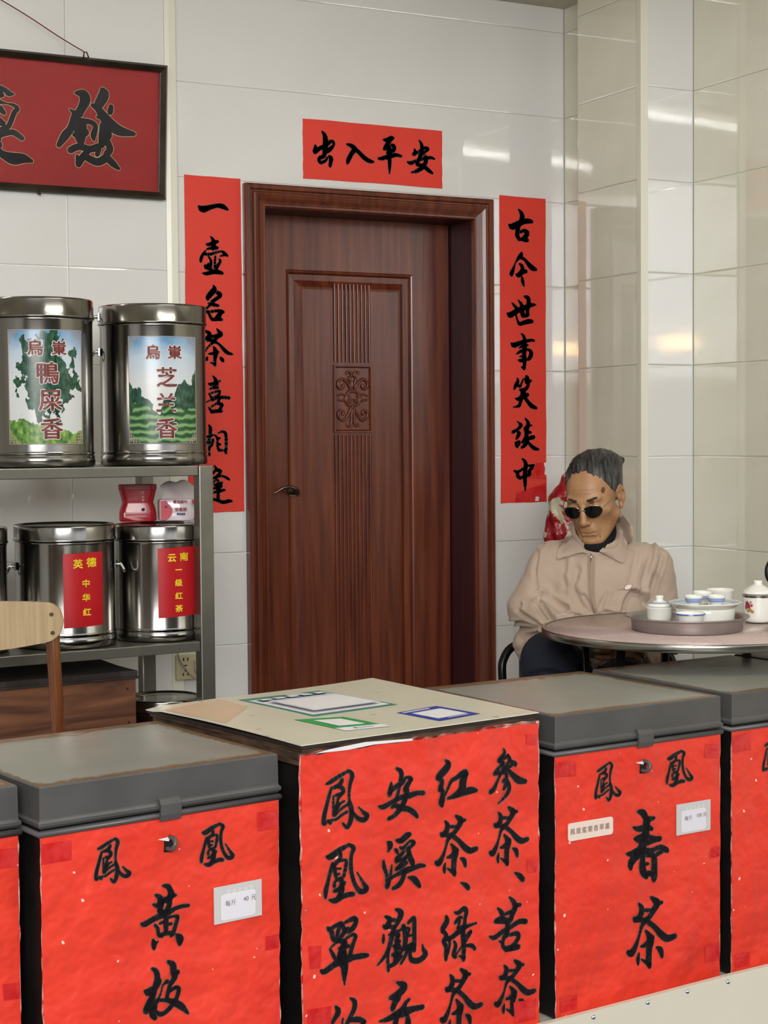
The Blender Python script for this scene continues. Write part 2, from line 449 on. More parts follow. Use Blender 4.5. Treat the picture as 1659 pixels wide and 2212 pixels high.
def grid_sheet(name, u0, u1, z0, z1, nu, nz, mapf, m, parent, jit=0.0, wave=0.0, seed=1, thick=0.0012):
    """a paper sheet with slightly ragged edges and gentle waves"""
    rnd = random.Random(seed); ph = [rnd.uniform(0, 6.28) for _ in range(6)]
    ju = [rnd.uniform(-jit, jit) for _ in range(nz+1)]; ju2 = [rnd.uniform(-jit, jit) for _ in range(nz+1)]
    jz = [rnd.uniform(-jit, jit) for _ in range(nu+1)]; jz2 = [rnd.uniform(-jit, jit) for _ in range(nu+1)]
    V = []; Fc = []
    for j in range(nz+1):
        for i in range(nu+1):
            a, b = i/nu, j/nz
            u = u0 + (u1-u0)*a; z = z0 + (z1-z0)*b
            if i == 0: u += ju[j]
            if i == nu: u += ju2[j]
            if j == 0: z += jz[i]
            if j == nz: z += jz2[i]
            w = wave*(math.sin(9*a+ph[0]+3*b)+math.sin(7*b+ph[1]-4*a)+math.sin(17*(a+b)+ph[2]))/3
            V.append(mapf(u, z, w))
    for j in range(nz):
        for i in range(nu):
            q = j*(nu+1)+i; Fc.append((q, q+1, q+nu+2, q+nu+1))
    me = bpy.data.meshes.new(name); me.from_pydata(V, [], Fc); me.update()
    return link(name, me, m, parent, smooth=True)

# brush writing, one entry a sheet: characters split by |, strokes by ;, points 'x z width' in half millimetres
INK = {
'banner': '4811 4507 9,4832 4480 29,4837 4431 40,4830 4386 32,4824 4347 26,4796 4334 23,4787 4317 20,4802 4302 20,4836 4318 17,4850 4341 9;4761 4414 9,4763 4395 23,4758 4370 29,4794 4395 26,4831 4411 29;4856 4429 23,4875 4447 18,4893 4443 20,4896 4424 15,4868 4394 29,4837 4376 29;4860 4350 12,4876 4334 29,4872 4307 23,4868 4284 20|4992 4436 9,5023 4431 24,5051 4410 33,5026 4373 30,5004 4332 29,4997 4310 12;5048 4416 27,5086 4388 27,5123 4357 30,5161 4338 27,5195 4334 11|5270 4488 12,5299 4487 27,5328 4506 21,5347 4503 12;5340 4499 15,5314 4477 24,5289 4442 30,5276 4424 18;5327 4459 12,5349 4449 27,5346 4423 27,5301 4403 24;5298 4468 18,5314 4427 36,5307 4398 30;5227 4359 9,5256 4361 24,5314 4379 30,5365 4392 24,5407 4386 15;5314 4399 30,5316 4343 27,5315 4298 18,5314 4262 5|5542 4506 5,5563 4479 21,5566 4439 27,5553 4393 24;5508 4444 7,5514 4419 24,5501 4406 21,5540 4426 18,5586 4455 18,5612 4451 21,5599 4436 18,5566 4411 18;5452 4352 9,5481 4346 24,5533 4369 18,5592 4385 24,5638 4393 18,5664 4385 9;5553 4404 24,5540 4370 24,5526 4340 18,5552 4336 24,5591 4322 28,5624 4301 25,5650 4287 12;5592 4402 24,5598 4368 28,5572 4326 31,5526 4295 24,5480 4282 7',
'left': '3932 3969 6,3959 3949 41,4010 3963 30,4062 3977 25,4100 3973 31,4134 3955 11|4011 3779 4,4028 3759 19,4033 3732 31,4027 3700 25;3981 3731 4,3996 3725 17,4030 3737 25,4056 3747 17,4065 3747 6;3984 3695 6,4007 3702 14,4047 3706 19,4059 3709 14;3978 3687 6,3960 3665 14,3946 3635 19,3943 3614 11;3963 3665 17,4006 3664 17,4047 3677 14,4087 3686 11,4107 3674 20,4128 3659 11;4075 3654 6,4107 3666 17;3995 3650 8,4012 3627 14,4011 3598 19,4008 3576 14;3971 3593 14,3982 3580 25,4000 3603 17;4044 3655 11,4040 3620 14,4040 3577 17;4066 3637 4,4078 3624 14,4060 3594 19,4048 3570 17;3982 3572 8,4016 3566 22;3953 3542 4,3982 3540 22,4028 3553 28,4068 3552 25,4094 3545 14|4027 3467 6,4035 3443 28,4020 3424 36,3991 3391 31,3988 3375 14;4052 3422 22,4069 3412 28,4072 3399 22,4043 3379 22,4014 3359 22;3988 3352 6,4025 3344 22,4062 3337 14;4019 3352 17,3990 3329 14,3958 3294 10;3973 3294 14,3993 3297 17;3990 3292 11,4001 3271 17,4015 3247 17;4007 3298 17,4048 3304 17,4076 3302 22,4094 3297 17;4076 3294 25,4062 3272 31,4041 3250 25;4018 3247 17,4050 3251 22,4084 3249 17|4046 3191 4,4063 3170 20,4074 3154 28,4051 3141 28;3957 3179 4,3979 3168 17,3997 3155 22,3976 3128 19,3947 3122 11;3982 3115 22,3996 3137 25,4022 3140 17,4057 3149 20;4051 3138 20,4033 3116 20;3985 3118 17,4022 3110 25;4022 3102 17,3987 3072 11,3955 3034 14,3931 3018 17;4033 3105 17,4062 3090 14,4091 3061 22,4119 3037 22,4154 3027 11;4021 3076 4,4033 3057 22,4038 3030 31,4032 2995 20,4033 2952 14;3986 3027 4,4015 3030 17,4056 3041 17;4000 2973 4,4029 2963 17;4067 3006 6,4081 2993 22,4090 2980 11;3980 3008 8,3974 2989 17|4015 2888 4,4034 2862 21,4038 2829 34;3982 2837 4,4008 2833 21,4065 2854 13;3988 2801 4,4029 2813 21,4055 2809 8;3986 2773 6,4003 2749 13,4007 2732 8;3994 2773 8,4042 2787 13,4064 2789 8;4064 2789 8,4055 2765 15,4020 2749 8,3985 2724 6,3955 2716 13;4007 2728 13,4042 2745 17,4081 2749 19,4129 2745 17;4063 2749 17,4050 2716 17;3984 2684 8,4006 2656 21;4002 2688 10,4041 2708 13,4071 2704 21,4080 2696 13;4076 2696 17,4058 2664 21;4006 2656 19,4040 2660 21,4075 2660 17|3983 2571 8,3995 2547 21,3990 2498 19,3985 2397 13,3987 2373 10;3947 2490 13,3982 2498 13,4012 2506 13;4012 2478 17,4003 2442 13,3981 2422 13;3982 2478 13,3951 2426 13;4025 2506 10,4042 2482 13,4042 2437 15,4054 2405 17;4047 2518 6,4078 2528 13,4099 2514 19,4103 2465 19,4100 2388 17;4042 2482 13,4060 2486 8;4046 2445 17,4064 2445 8;4054 2409 13,4098 2404 13|4018 2312 4,4035 2283 21,4057 2275 21;4009 2259 15,4022 2275 13;4066 2275 13,4043 2243 21,4008 2227 13;4043 2243 17,4083 2238 13,4109 2225 15,4122 2215 6;4008 2199 8,4034 2222 13;4017 2186 13,4038 2182 21,4069 2197 17;4008 2162 8,4042 2165 21,4069 2177 13;4007 2134 8,4051 2145 21,4090 2150 11;4043 2214 17,4042 2145 21,4042 2096 21;3964 2135 13,3976 2106 17,4005 2093 15,4041 2084 19,4076 2071 21,4116 2078 21,4140 2076 6',
'right': '6338 4084 3,6363 4059 26,6372 4030 38,6366 4003 40,6344 3973 35;6258 3973 4,6287 3957 43,6337 3978 43,6381 3994 32,6419 4004 35,6454 4000 20;6340 3957 32,6331 3922 32,6331 3896 32,6349 3868 23;6353 3921 17,6387 3934 23,6413 3921 32,6403 3899 35,6378 3877 26,6353 3871 17;6381 3869 26,6415 3868 26|6368 3783 6,6360 3760 32,6339 3738 23,6314 3705 10,6298 3665 20,6282 3630 32,6282 3617 17;6361 3744 23,6390 3732 20,6418 3704 29,6452 3676 38,6490 3663 15;6342 3701 4,6364 3689 23,6373 3668 26,6361 3643 29;6320 3623 12,6342 3621 35,6373 3644 32,6402 3648 26;6370 3609 9,6373 3580 26,6384 3546 12|6243 3351 6,6268 3337 40,6309 3360 35,6359 3380 38,6410 3400 32,6454 3414 23,6484 3415 6;6283 3424 6,6303 3404 17,6322 3384 23,6315 3354 17,6321 3323 12,6334 3291 17,6349 3276 23,6384 3287 29,6422 3296 32,6451 3297 23;6335 3445 6,6360 3417 23,6369 3385 32,6369 3356 35,6378 3335 26;6388 3471 15,6417 3461 29,6423 3432 32,6416 3400 32,6413 3368 26,6413 3346 29;6369 3335 26,6403 3336 23,6422 3344 17|6357 3210 4,6380 3191 20,6387 3165 26,6386 3133 35;6273 3143 4,6298 3126 35,6352 3143 29,6402 3157 23,6450 3164 18,6470 3159 9;6387 3138 38,6386 3106 38,6383 3066 32,6386 3027 35,6386 2995 26,6382 2963 26;6342 3106 6,6371 3122 20,6415 3128 12;6320 3065 9,6352 3082 20,6386 3096 20;6399 3099 12,6431 3091 20,6443 3070 29,6433 3043 29,6414 3024 17;6345 3047 6,6377 3048 17;6332 3022 4,6358 3018 23,6402 3027 17;6357 2972 4,6382 2965 23|6325 2895 6,6330 2871 23,6313 2844 26,6300 2817 14;6331 2844 20,6350 2836 17,6366 2871 12,6382 2895 4;6395 2911 4,6407 2898 29,6407 2872 41,6442 2877 12;6417 2856 23,6413 2837 23,6388 2813 26,6344 2810 12;6372 2805 41,6375 2775 44;6306 2751 4,6337 2746 26,6375 2767 38,6413 2777 23;6366 2767 35,6350 2725 23,6337 2698 23,6290 2688 4;6388 2757 26,6413 2727 26,6444 2698 32,6483 2682 18|6321 2590 4,6349 2567 20,6352 2556 26,6324 2530 20,6283 2511 23;6320 2511 6,6339 2506 23,6330 2487 26,6314 2463 12;6307 2439 9,6313 2418 17,6326 2402 9;6310 2437 12,6339 2444 17,6336 2426 20,6320 2413 15;6387 2611 6,6409 2588 20,6415 2562 32,6396 2532 35,6387 2543 18;6406 2559 18,6447 2559 7;6396 2522 32,6421 2511 20,6437 2508 15;6399 2505 32,6399 2479 32,6380 2455 23,6364 2439 15;6399 2479 23,6408 2457 29,6389 2423 29,6358 2401 15;6412 2465 18,6447 2473 29,6462 2476 23;6411 2441 18,6440 2414 23,6468 2395 26,6502 2388 12|6360 2325 5,6384 2305 23,6394 2275 32,6387 2234 32,6384 2192 32,6387 2144 26,6388 2089 3;6294 2238 10,6321 2226 23,6327 2199 26,6348 2184 19;6331 2231 16,6373 2252 19,6409 2272 13,6447 2271 20,6462 2277 13;6451 2262 23,6422 2233 26,6422 2212 26,6373 2192 19;6345 2190 16,6384 2192 19',
'frame': '3104 4593 21,3146 4589 57,3161 4555 67,3139 4502 52,3112 4460 52;3066 4491 10,3097 4473 31,3128 4471 47;3102 4449 57,3074 4381 46,3037 4332 52,2999 4274 31;3269 4625 31,3279 4596 68,3246 4532 57;3209 4528 26,3245 4506 42,3272 4473 58,3314 4430 68,3378 4389 63,3475 4376 27;3326 4528 31,3320 4497 37;3239 4460 16,3271 4457 31;3138 4431 31,3196 4426 31,3228 4403 31,3216 4346 37,3221 4316 10;3143 4411 62,3132 4349 78,3136 4309 52;3095 4342 26,3163 4362 52;3281 4412 52,3275 4350 52,3269 4294 42;3308 4378 31,3318 4353 32,3291 4326 31;3072 4249 41,3125 4273 41,3194 4263 42,3247 4282 42;3306 4312 42,3322 4272 42,3300 4240 42;3194 4263 31,3150 4214 42,3123 4171 42;3114 4216 21,3123 4166 36;3161 4219 42,3240 4189 47,3300 4219 52;3252 4267 31,3241 4235 31;3305 4219 42,3342 4186 42,3379 4158 21|2620 4578 50,2666 4572 30,2691 4554 35,2721 4552 10;2620 4548 60,2650 4541 30;2589 4486 30,2624 4499 30,2679 4494 10,2720 4487 20,2745 4469 25,2724 4443 30,2698 4376 30,2677 4349 30,2636 4331 40;2638 4461 40,2663 4438 25;2632 4391 40,2657 4373 35;2570 4277 30,2615 4300 40,2671 4314 25,2717 4328 35,2772 4297 30;2615 4280 30,2634 4247 40;2616 4345 45,2625 4281 45;2564 4227 40,2614 4221 45,2654 4194 45,2719 4173 71,2780 4178 56,2832 4166 20',
'center': '106 1235 4,128 1241 14,166 1257 13,207 1271 9;210 1271 9,223 1252 17,213 1222 14,208 1189 10,209 1155 9;209 1155 17,218 1124 20,215 1091 20,199 1065 14,178 1083 6;224 1113 12,250 1089 15,275 1082 18,288 1094 18,272 1109 12,250 1132 3;131 1220 7,121 1195 13,109 1158 14,99 1126 17,95 1098 17,102 1092 11;178 1242 14,166 1225 17,140 1218 11;162 1221 14,181 1208 14,178 1193 14,149 1189 9;139 1188 6,138 1156 9,139 1117 11;171 1188 14,159 1174 9,155 1154 14,146 1142 14;187 1163 6,171 1157 7,155 1144 17,146 1119 14;206 1150 9,180 1140 9,149 1121 9;199 1122 9,174 1113 9,148 1101 9,111 1101 6,126 1091 11|105 972 6,125 969 23,163 986 20,207 1000 10;207 999 9,226 984 17,216 960 14,213 921 16,219 881 15,234 844 15,256 819 18,282 823 21,270 846 13,240 893 3;131 945 6,125 922 14,113 885 14,102 848 19,100 822 10;166 976 14,166 955 14,137 936 17;137 936 17,143 906 14,149 884 9;166 947 9,191 945 9,191 925 14,181 887 12;146 921 6,168 918 6;146 898 9,162 900 6;139 857 14,143 875 9,171 881 17;136 840 9,158 844 17,184 863 14;171 875 17,171 836 23,155 813 17;114 812 4,142 805 20,177 814 17,205 817 17,224 814 15|107 712 8,124 695 17,132 667 17,151 656 17;111 702 11,142 712 14,167 717 14;167 717 14,154 691 17,148 670 11;170 712 14,185 686 20;179 715 8,217 724 17,232 721 17;236 715 17,223 692 20,198 681 17;198 694 11,179 679 17,154 658 17;188 657 9,219 666 11,232 656 14;232 654 14,216 623 17,206 594 17;117 632 8,132 606 14,141 589 11;123 638 6,151 654 11;151 654 11,179 648 20,185 634 17;182 645 20,172 616 34,172 585 45,181 555 31,180 527 23,180 486 2;154 627 6,172 624 11;188 629 17,203 626 9;153 589 17,160 611 11;76 561 8,94 554 20,141 573 25,184 580 34,222 581 20,259 579 20,286 576 12|204 434 4,223 417 17,223 392 20,204 362 17,191 344 17,175 316 14;139 417 6,151 394 23,135 372 17,120 354 14,107 331 14;172 364 6,169 346 6,181 320 14;200 352 14,238 347 20,269 332 12,260 326 17,244 301 17|425 1253 8,443 1240 16,448 1223 18,442 1203 16;400 1204 4,398 1185 18,392 1160 21;392 1169 16,425 1186 18,454 1197 16,466 1212 8,486 1209 13,495 1201 13;489 1199 16,471 1178 21,462 1165 16;439 1187 13,430 1157 13,418 1128 16;401 1110 11,418 1114 16,447 1101 21,479 1092 19,506 1074 19,521 1057 11;340 1123 4,363 1117 18,404 1130 16,439 1140 18,486 1143 21,521 1147 16,551 1143 16;474 1168 16,468 1145 24,456 1118 21,438 1097 21,412 1077 16,386 1069 13|421 984 8,443 979 21,470 993 24,485 996 13;379 984 4,393 970 24,382 946 5;414 952 5,422 944 13,429 931 5;437 956 5,452 949 13,484 970 8,502 962 16,496 954 13,472 941 16;457 936 11,428 915 21,422 906 18;422 906 16,445 907 11,472 917 13;478 933 19,484 911 21,495 890 21,498 877 13;466 909 11,442 889 16,419 874 13;419 876 11,442 879 13,469 892 13;361 916 8,364 892 16,375 860 13,377 815 18;400 896 3,395 868 11,389 841 13,380 821 18;392 845 13,421 854 13,460 862 24,495 866 19,531 870 16,555 866 8;460 862 19,448 831 19,430 813 19,403 805 11;474 836 4,501 825 21,518 807 21,530 791 11|414 725 6,434 714 18,440 699 24,424 673 18,411 657 12;366 707 6,388 690 20,372 667 20,359 672 9;378 666 15,414 659 12;395 689 12,424 681 12;359 641 4,358 622 12,357 607 4;381 634 4,404 637 18,436 642 9,453 655 12;407 655 18,397 626 21,381 581 18,355 550 12,329 530 4;417 627 15,430 625 12,417 606 18,433 600 12;403 588 9,423 584 24,439 570 9;397 557 9,419 553 24,439 557 12;423 626 15,416 564 21,413 528 21;381 581 12,377 545 12,380 500 12;383 515 12,412 523 18,442 543 12;450 655 18,459 625 21,459 588 21,445 564 12;474 663 12,493 674 15,502 670 18,502 630 18,502 590 18,501 553 15;463 645 9,479 639 9,469 620 12;469 615 12,492 613 6;455 570 18,492 571 30;472 564 18,455 535 12,438 515 9;485 561 18,481 538 15,491 518 18,524 511 21,554 527 21,544 550 12,540 570 2|418 448 6,444 434 24,451 420 30,418 400 29,389 396 18;424 391 29,408 373 26,398 352 21;477 372 9,460 362 15,443 342 21,401 325 18;336 318 4,372 318 18,417 326 29,456 328 33,496 331 21,539 329 18;420 320 18,410 293 24,420 257 18;466 316 12,469 280 27,462 248 18|656 1256 4,671 1239 22,659 1221 30,628 1199 27,616 1191 14;625 1185 14,640 1178 16,634 1155 22,628 1144 14;640 1144 16,643 1122 22,637 1097 27,640 1082 11;655 1123 8,671 1150 11,686 1172 14,711 1181 16,736 1192 22,757 1189 25;751 1193 33,742 1162 33,735 1132 33,704 1114 22,667 1107 8;710 1113 19,747 1120 25,782 1123 25,810 1118 11|705 1035 8,722 1022 19,731 1011 25,719 993 22,694 966 16;734 1011 17,753 1012 8;653 1022 5,665 1004 19,660 983 22,642 971 19,633 977 11;648 972 16,678 963 16,694 970 14;679 997 11,709 992 11;681 963 22,666 948 14,654 916 10,641 889 16,623 866 24,608 870 14;694 956 16,721 935 17,746 909 22,774 890 22,808 892 17;681 930 5,693 915 16,702 894 30,696 866 25,694 825 22,699 807 11;661 881 5,681 883 16,709 900 22;662 839 3,680 827 11,699 815 17;653 861 4,648 842 14,650 824 7;727 868 4,745 856 19,752 833 11|728 773 4,751 760 17,766 745 17|655 656 9,659 635 23,640 612 23,639 597 12;646 598 12,656 576 18,642 563 15,655 537 18,655 514 20,653 488 12;669 568 15,672 539 9,662 507 9;659 565 15,685 570 18,718 585 21,741 594 18,768 599 12,805 602 6;696 664 4,715 658 15,742 669 18,755 656 18,748 629 15,745 598 18;735 636 6,719 637 15,699 622 12;722 628 12,712 596 12;712 602 7,735 603 6;738 597 24,738 566 21,741 526 21,740 471 15;717 491 4,741 479 18;692 553 6,701 533 15,691 502 18,701 489 12;731 525 7,704 499 7;744 533 9,771 565 12,775 574 12,748 559 9;751 524 9,781 518 15,797 502 12|725 437 9,742 422 20,751 410 26,738 391 23,714 362 17;754 409 17,772 409 9;673 425 6,685 405 20,680 382 23,662 370 20,653 377 11;668 372 17,698 360 17,714 367 14;699 397 11,729 390 11;701 359 23,686 344 14,674 311 10,661 282 17,643 257 25,628 263 14;714 352 17,741 328 17,765 299 23,793 277 23,828 278 17;701 324 6,713 307 17,722 285 31,716 255 26,714 211 23,718 191 11;681 273 6,701 274 17,728 291 23;682 227 3,700 214 11,718 199 17;673 251 4,668 231 14,670 211 7;747 256 4,765 241 20,771 216 12|947 1265 3,952 1248 12,935 1229 18,924 1220 18;931 1214 15,945 1207 18;945 1226 12,969 1233 15;969 1238 6,976 1224 15,983 1210 15,1007 1199 15,1007 1190 9;979 1213 12,962 1200 12;993 1196 12,969 1188 15,945 1178 27;938 1200 12,952 1183 30;942 1208 9,914 1185 15,900 1171 15;911 1172 15,945 1173 18;931 1167 12,914 1140 12,897 1113 18,879 1103 18;969 1178 15,996 1153 21,1024 1131 28,1061 1121 15;958 1166 12,962 1150 15,945 1136 15;969 1138 9,958 1121 18,946 1104 9;972 1127 15,975 1103 18,958 1079 15,917 1052 3|970 1031 8,986 1018 19,995 1007 24,983 990 22,959 962 16;998 1007 16,1016 1008 8;919 1018 5,931 999 19,927 978 21,909 967 19,900 973 11;915 968 16,944 959 16,959 967 13;944 993 11,974 988 11;947 959 22,932 944 13,920 912 9,908 886 16,890 862 24,876 867 13;959 952 16,986 931 16,1010 906 22,1037 888 22,1070 890 16;947 926 5,959 911 16,968 891 30,961 863 24,960 822 22,964 805 11;927 878 5,947 880 16,974 897 22;929 836 3,946 824 11,964 812 16;920 857 4,915 839 13,917 821 7;991 866 4,1009 853 19,1015 830 11|1002 767 5,1027 750 20,1044 732 20|973 674 6,993 654 18,1003 631 25,989 607 25,979 582 21;1004 636 18,1030 634 12;912 642 5,931 622 18,938 603 21;900 591 15,924 592 27,962 582 24;951 611 12,979 614 15;965 579 21,961 545 24,958 525 21;870 537 5,896 528 18,937 544 18,979 555 18,1024 568 19,1059 562 19;947 527 18,937 491 15,957 469 18;920 510 5,937 499 12;975 524 12,1010 523 18,1020 508 19,1003 487 18,978 470 21;957 471 21,989 471 25,1020 468 19|997 418 8,1015 404 19,1024 393 25,1011 377 22,986 352 16;1027 393 16,1046 392 8;944 409 5,956 391 19,951 371 22,933 361 19,923 367 11;939 362 16,970 351 16,986 357 14;970 383 11,1002 377 11;973 350 22,957 337 14,945 308 9,932 283 16,913 261 24,898 267 13;986 343 16,1014 321 16,1039 295 22,1068 275 22,1103 275 17;973 319 5,986 304 16,995 283 30,988 257 25,987 218 22,991 201 11;952 274 5,973 274 16,1001 289 22;954 233 3,972 221 11,991 208 16;944 255 4,940 237 14,941 220 7;1020 257 4,1039 244 19,1045 222 11',
'crate0': '205 1126 3,220 1130 10,244 1141 9,270 1151 6;272 1151 6,280 1138 12,274 1117 10,271 1093 7,271 1069 6;271 1069 12,277 1048 14,274 1025 14,264 1007 10,251 1020 4;281 1040 8,297 1023 10,313 1019 12,322 1026 12,311 1037 8,297 1053 2;221 1116 5,215 1098 9,207 1073 10,200 1050 11,198 1030 11,202 1026 8;252 1131 10,244 1119 12,227 1115 8;242 1116 10,253 1107 10,251 1096 10,233 1094 6;226 1093 4,226 1071 6,226 1044 8;247 1093 10,239 1084 6,237 1070 10,230 1061 10;257 1075 4,247 1072 5,237 1062 11,230 1045 10;269 1066 6,253 1060 6,232 1047 6;265 1047 6,248 1040 6,232 1032 6,208 1032 4,218 1025 8|605 1122 4,619 1120 16,645 1132 14,676 1142 7;676 1141 6,689 1131 12,682 1114 10,679 1087 11,683 1059 10,694 1034 10,709 1017 12,727 1020 14,718 1036 9,698 1068 2;623 1103 4,618 1087 10,610 1062 10,602 1036 13,601 1018 7;647 1124 10,647 1110 10,627 1097 12;627 1097 12,631 1076 10,635 1061 6;647 1105 6,664 1104 6,664 1089 10,657 1063 8;633 1087 4,649 1085 4;633 1071 6,644 1073 4;628 1043 10,631 1055 6,651 1059 12;626 1030 6,641 1033 12,659 1047 10;650 1055 12,650 1028 16,639 1012 12;611 1011 3,630 1006 14,654 1013 12,674 1016 12,687 1013 10|448 963 6,468 956 16,477 940 18,479 924 25,465 909 21;484 923 18,498 921 7;419 936 6,436 923 18,440 903 23,435 878 18;409 905 5,426 897 14;435 906 21,460 914 18;472 915 21,472 893 18,459 871 18;435 878 16,452 864 25;363 848 5,377 843 18,410 854 18,447 863 21,474 869 18,496 876 12,523 879 12,548 877 9;415 834 7,427 817 11,429 799 11,443 790 11;434 835 7,451 838 9;459 852 16,458 830 18,458 802 14;468 826 9,480 826 7;469 850 9,491 850 7,503 846 14;505 843 12,495 817 14,485 791 14,477 785 9;431 792 9,451 797 14,480 794 12;407 784 7,411 768 18,411 752 9;428 775 2,416 769 9;497 786 5,511 768 28,511 749 12|402 686 7,417 673 16,422 647 21,414 622 21,404 592 21;372 616 5,390 608 27,419 621 18,431 638 14;404 592 21,389 569 23,379 547 27;413 572 18,405 546 27,403 527 23,412 513 14;420 567 11,435 596 5,443 620 5,460 630 14;464 698 9,483 682 21,485 658 23,490 641 21,475 620 16;500 655 14,502 652 12;472 621 14,462 590 14,457 570 12;469 595 12,492 602 12,504 595 14,501 578 14,491 556 14;430 571 9,459 565 14,488 550 21,515 531 21,540 502 7;488 559 14,473 540 16,449 524 14,429 523 14,417 535 7',
'crate2': '218 1111 3,233 1116 10,258 1128 9,286 1140 6;288 1140 6,297 1126 12,290 1103 10,287 1078 7,288 1053 6;288 1053 12,294 1030 15,292 1005 15,281 985 10,267 999 4;298 1022 8,316 1004 10,333 1000 12,341 1009 13,331 1020 8,316 1037 2;235 1100 5,228 1081 9,220 1053 10,213 1029 12,211 1007 12,215 1003 8;267 1118 10,258 1105 12,241 1099 8;256 1101 10,269 1092 10,266 1081 10,247 1077 6;240 1076 4,240 1053 6,241 1023 8;262 1077 10,254 1067 6,251 1051 10,245 1042 10;273 1058 4,262 1054 5,251 1043 12,245 1025 10;286 1049 6,269 1041 6,247 1026 6;281 1028 6,264 1020 6,247 1011 6,222 1010 4,232 1003 8|602 1122 4,617 1121 17,647 1134 15,681 1145 8;681 1144 6,696 1134 13,688 1116 11,686 1089 12,691 1061 11,703 1035 11,720 1019 13,740 1022 15,730 1038 10,707 1070 2;622 1104 4,617 1088 11,609 1061 11,600 1035 14,599 1016 7;649 1126 11,649 1112 11,627 1097 13;627 1097 13,632 1077 11,637 1061 6;649 1106 6,669 1106 6,669 1091 11,661 1064 9;634 1087 4,652 1086 4;634 1071 6,647 1073 4;630 1042 11,632 1055 6,654 1059 13;627 1030 6,644 1033 13,664 1047 11;654 1056 13,654 1028 17,642 1011 13;610 1010 3,632 1005 15,659 1013 13,681 1016 13,696 1014 11|438 918 11,465 908 29,482 883 29,486 867 40;490 876 29,528 879 11;412 855 7,440 844 22,482 845 29,515 834 15;486 861 33,482 833 37,473 802 40;416 807 7,449 802 37,490 809 29;502 801 18,540 790 18,561 787 19,523 785 22,486 778 22;465 781 40,453 751 48,420 727 36,399 705 33,399 682 15;375 749 7,403 745 25,448 751 33,507 743 22,561 751 19,595 734 22,605 726 7;574 734 19,540 722 18;465 730 22,461 686 33,469 656 33,486 635 18;486 730 22,519 722 22,527 702 30,527 660 33,527 625 30,525 611 7;482 691 15,496 689 7;477 645 18,498 649 22,519 639 18|509 546 11,531 528 25,543 514 32,526 491 29,494 456 21;547 513 22,571 514 11;441 530 7,457 506 25,451 478 28,427 464 25,415 472 14;435 465 21,474 453 21,494 462 18;475 496 14,514 490 14;478 452 28,459 433 18,443 392 12,427 358 21,403 328 32,383 334 18;494 443 21,530 415 22,563 381 29,599 356 29,644 358 22;478 410 7,494 390 21,506 363 39,498 327 32,496 274 29,502 250 14;452 347 7,478 349 21,514 371 29;454 292 4,478 277 14,502 260 21;443 321 5,437 297 18,438 273 9;538 329 5,562 312 25,571 282 14',
}
RIVETS = [(1.9016, 2.7404, 0.0683), (2.049, 2.7571, 0.0688), (2.161, 2.7697, 0.0698), (2.2803, 2.7832, 0.0672), (1.7834, 2.727, 0.068)]

# ================================================================== THE SETTING
D = 5.018            # front of the door wall
YL = 4.995           # front of the wall left of the corner trim
ROWS = [0.27 + 0.3005*k for k in range(-1, 9)]
ZC = 2.76

bm = bmn(); prism(bm, [(-1.6, 2.45), (-0.4, 2.45), (0.74, 2.610), (1.195, 2.675), (1.792, 2.755), (2.296, 2.812), (2.9, 2.862), (3.8, 2.93), (3.8, 5.45), (-1.6, 5.45)], 'z', -0.08, 0.0)
setp(bobj('floor', bm, M['floor']), kind='structure', label='grey tiled shop floor mostly hidden behind the tea chests')
bm = bmn(); box(bm, -1.6, 3.8, 1.3, 5.45, ZC, ZC+0.1)
setp(bobj('ceiling', bm, M['ceil']), kind='structure', label='plain beige painted ceiling above the door wall')

# battens with one bare tube each
def tube_material(e):
    m = bpy.data.materials.new('fluorescent_tube'); m.use_nodes = True
    b = m.node_tree.nodes['Principled BSDF']
    b.inputs['Base Color'].default_value = (0.9, 0.9, 0.9, 1)
    b.inputs['Emission Color'].default_value = (1.0, 1.0, 0.965, 1); b.inputs['Emission Strength'].default_value = e
    return m
for i, (x, y, e) in enumerate(LAMPS):
    lt = empty('ceiling_light', (x, y, 2.68), rad(11), label=('fluorescent batten on the ceiling before the pillar', 'fluorescent batten on the ceiling above the framed calligraphy')[i], cat='lamp', group='ceiling battens')
    bm = bmn(); box(bm, -0.62, 0.62, -0.022, 0.022, 0.035, ZC-2.68-0.0005, bev=0.004); bobj('lamp_housing', bm, M['trim'], lt)
    bm = bmn(); tube(bm, [(-0.59, 0, 0.002), (0.59, 0, 0.002)], 0.0175, 12); bobj('tube_lamp', bm, tube_material(e), lt)
    for s in (-1, 1):
        bm = bmn(); box(bm, s*0.60-0.010, s*0.60+0.010, -0.016, 0.016, -0.018, 0.0345); bobj('lamp_holder', bm, M['trim'], lt)
# what lies around the picture: street ground, left side wall, facade opposite; dark post and piers added to band steel reflections
bm = bmn(); box(bm, -9, 9, -9, 2.40, -0.72, -0.62)
setp(bobj('ground', bm, mat('street_asphalt', '#4d4a46', 0.8, mix='#5a5752', nscale=3)), kind='structure', label='grey street ground in front of the shop')
bm = bmn(); box(bm, -9, 9, -6.3, -6.0, -0.62, 4.2)
for x in (-6.5, -3.4, -0.2, 2.6, 5.4): box(bm, x-0.25, x+0.25, -6.0, -5.7, -0.62, 4.2)  # dark piers added so the steel picks up vertical bands
setp(bobj('wall_street', bm, mat('street_facade', '#5d564c', 0.8, mix='#3d3933', nscale=1.2)), kind='structure', label='dark facade across the street')
bm = bmn(); box(bm, -1.85, -1.6, 1.2, 5.45, 0, ZC)
setp(bobj('wall_far_left', bm, M['tile']), kind='structure', label='plain left side wall of the shop')
bm = bmn(); box(bm, -1.85, -1.45, 0.8, 1.2, -0.62, ZC)
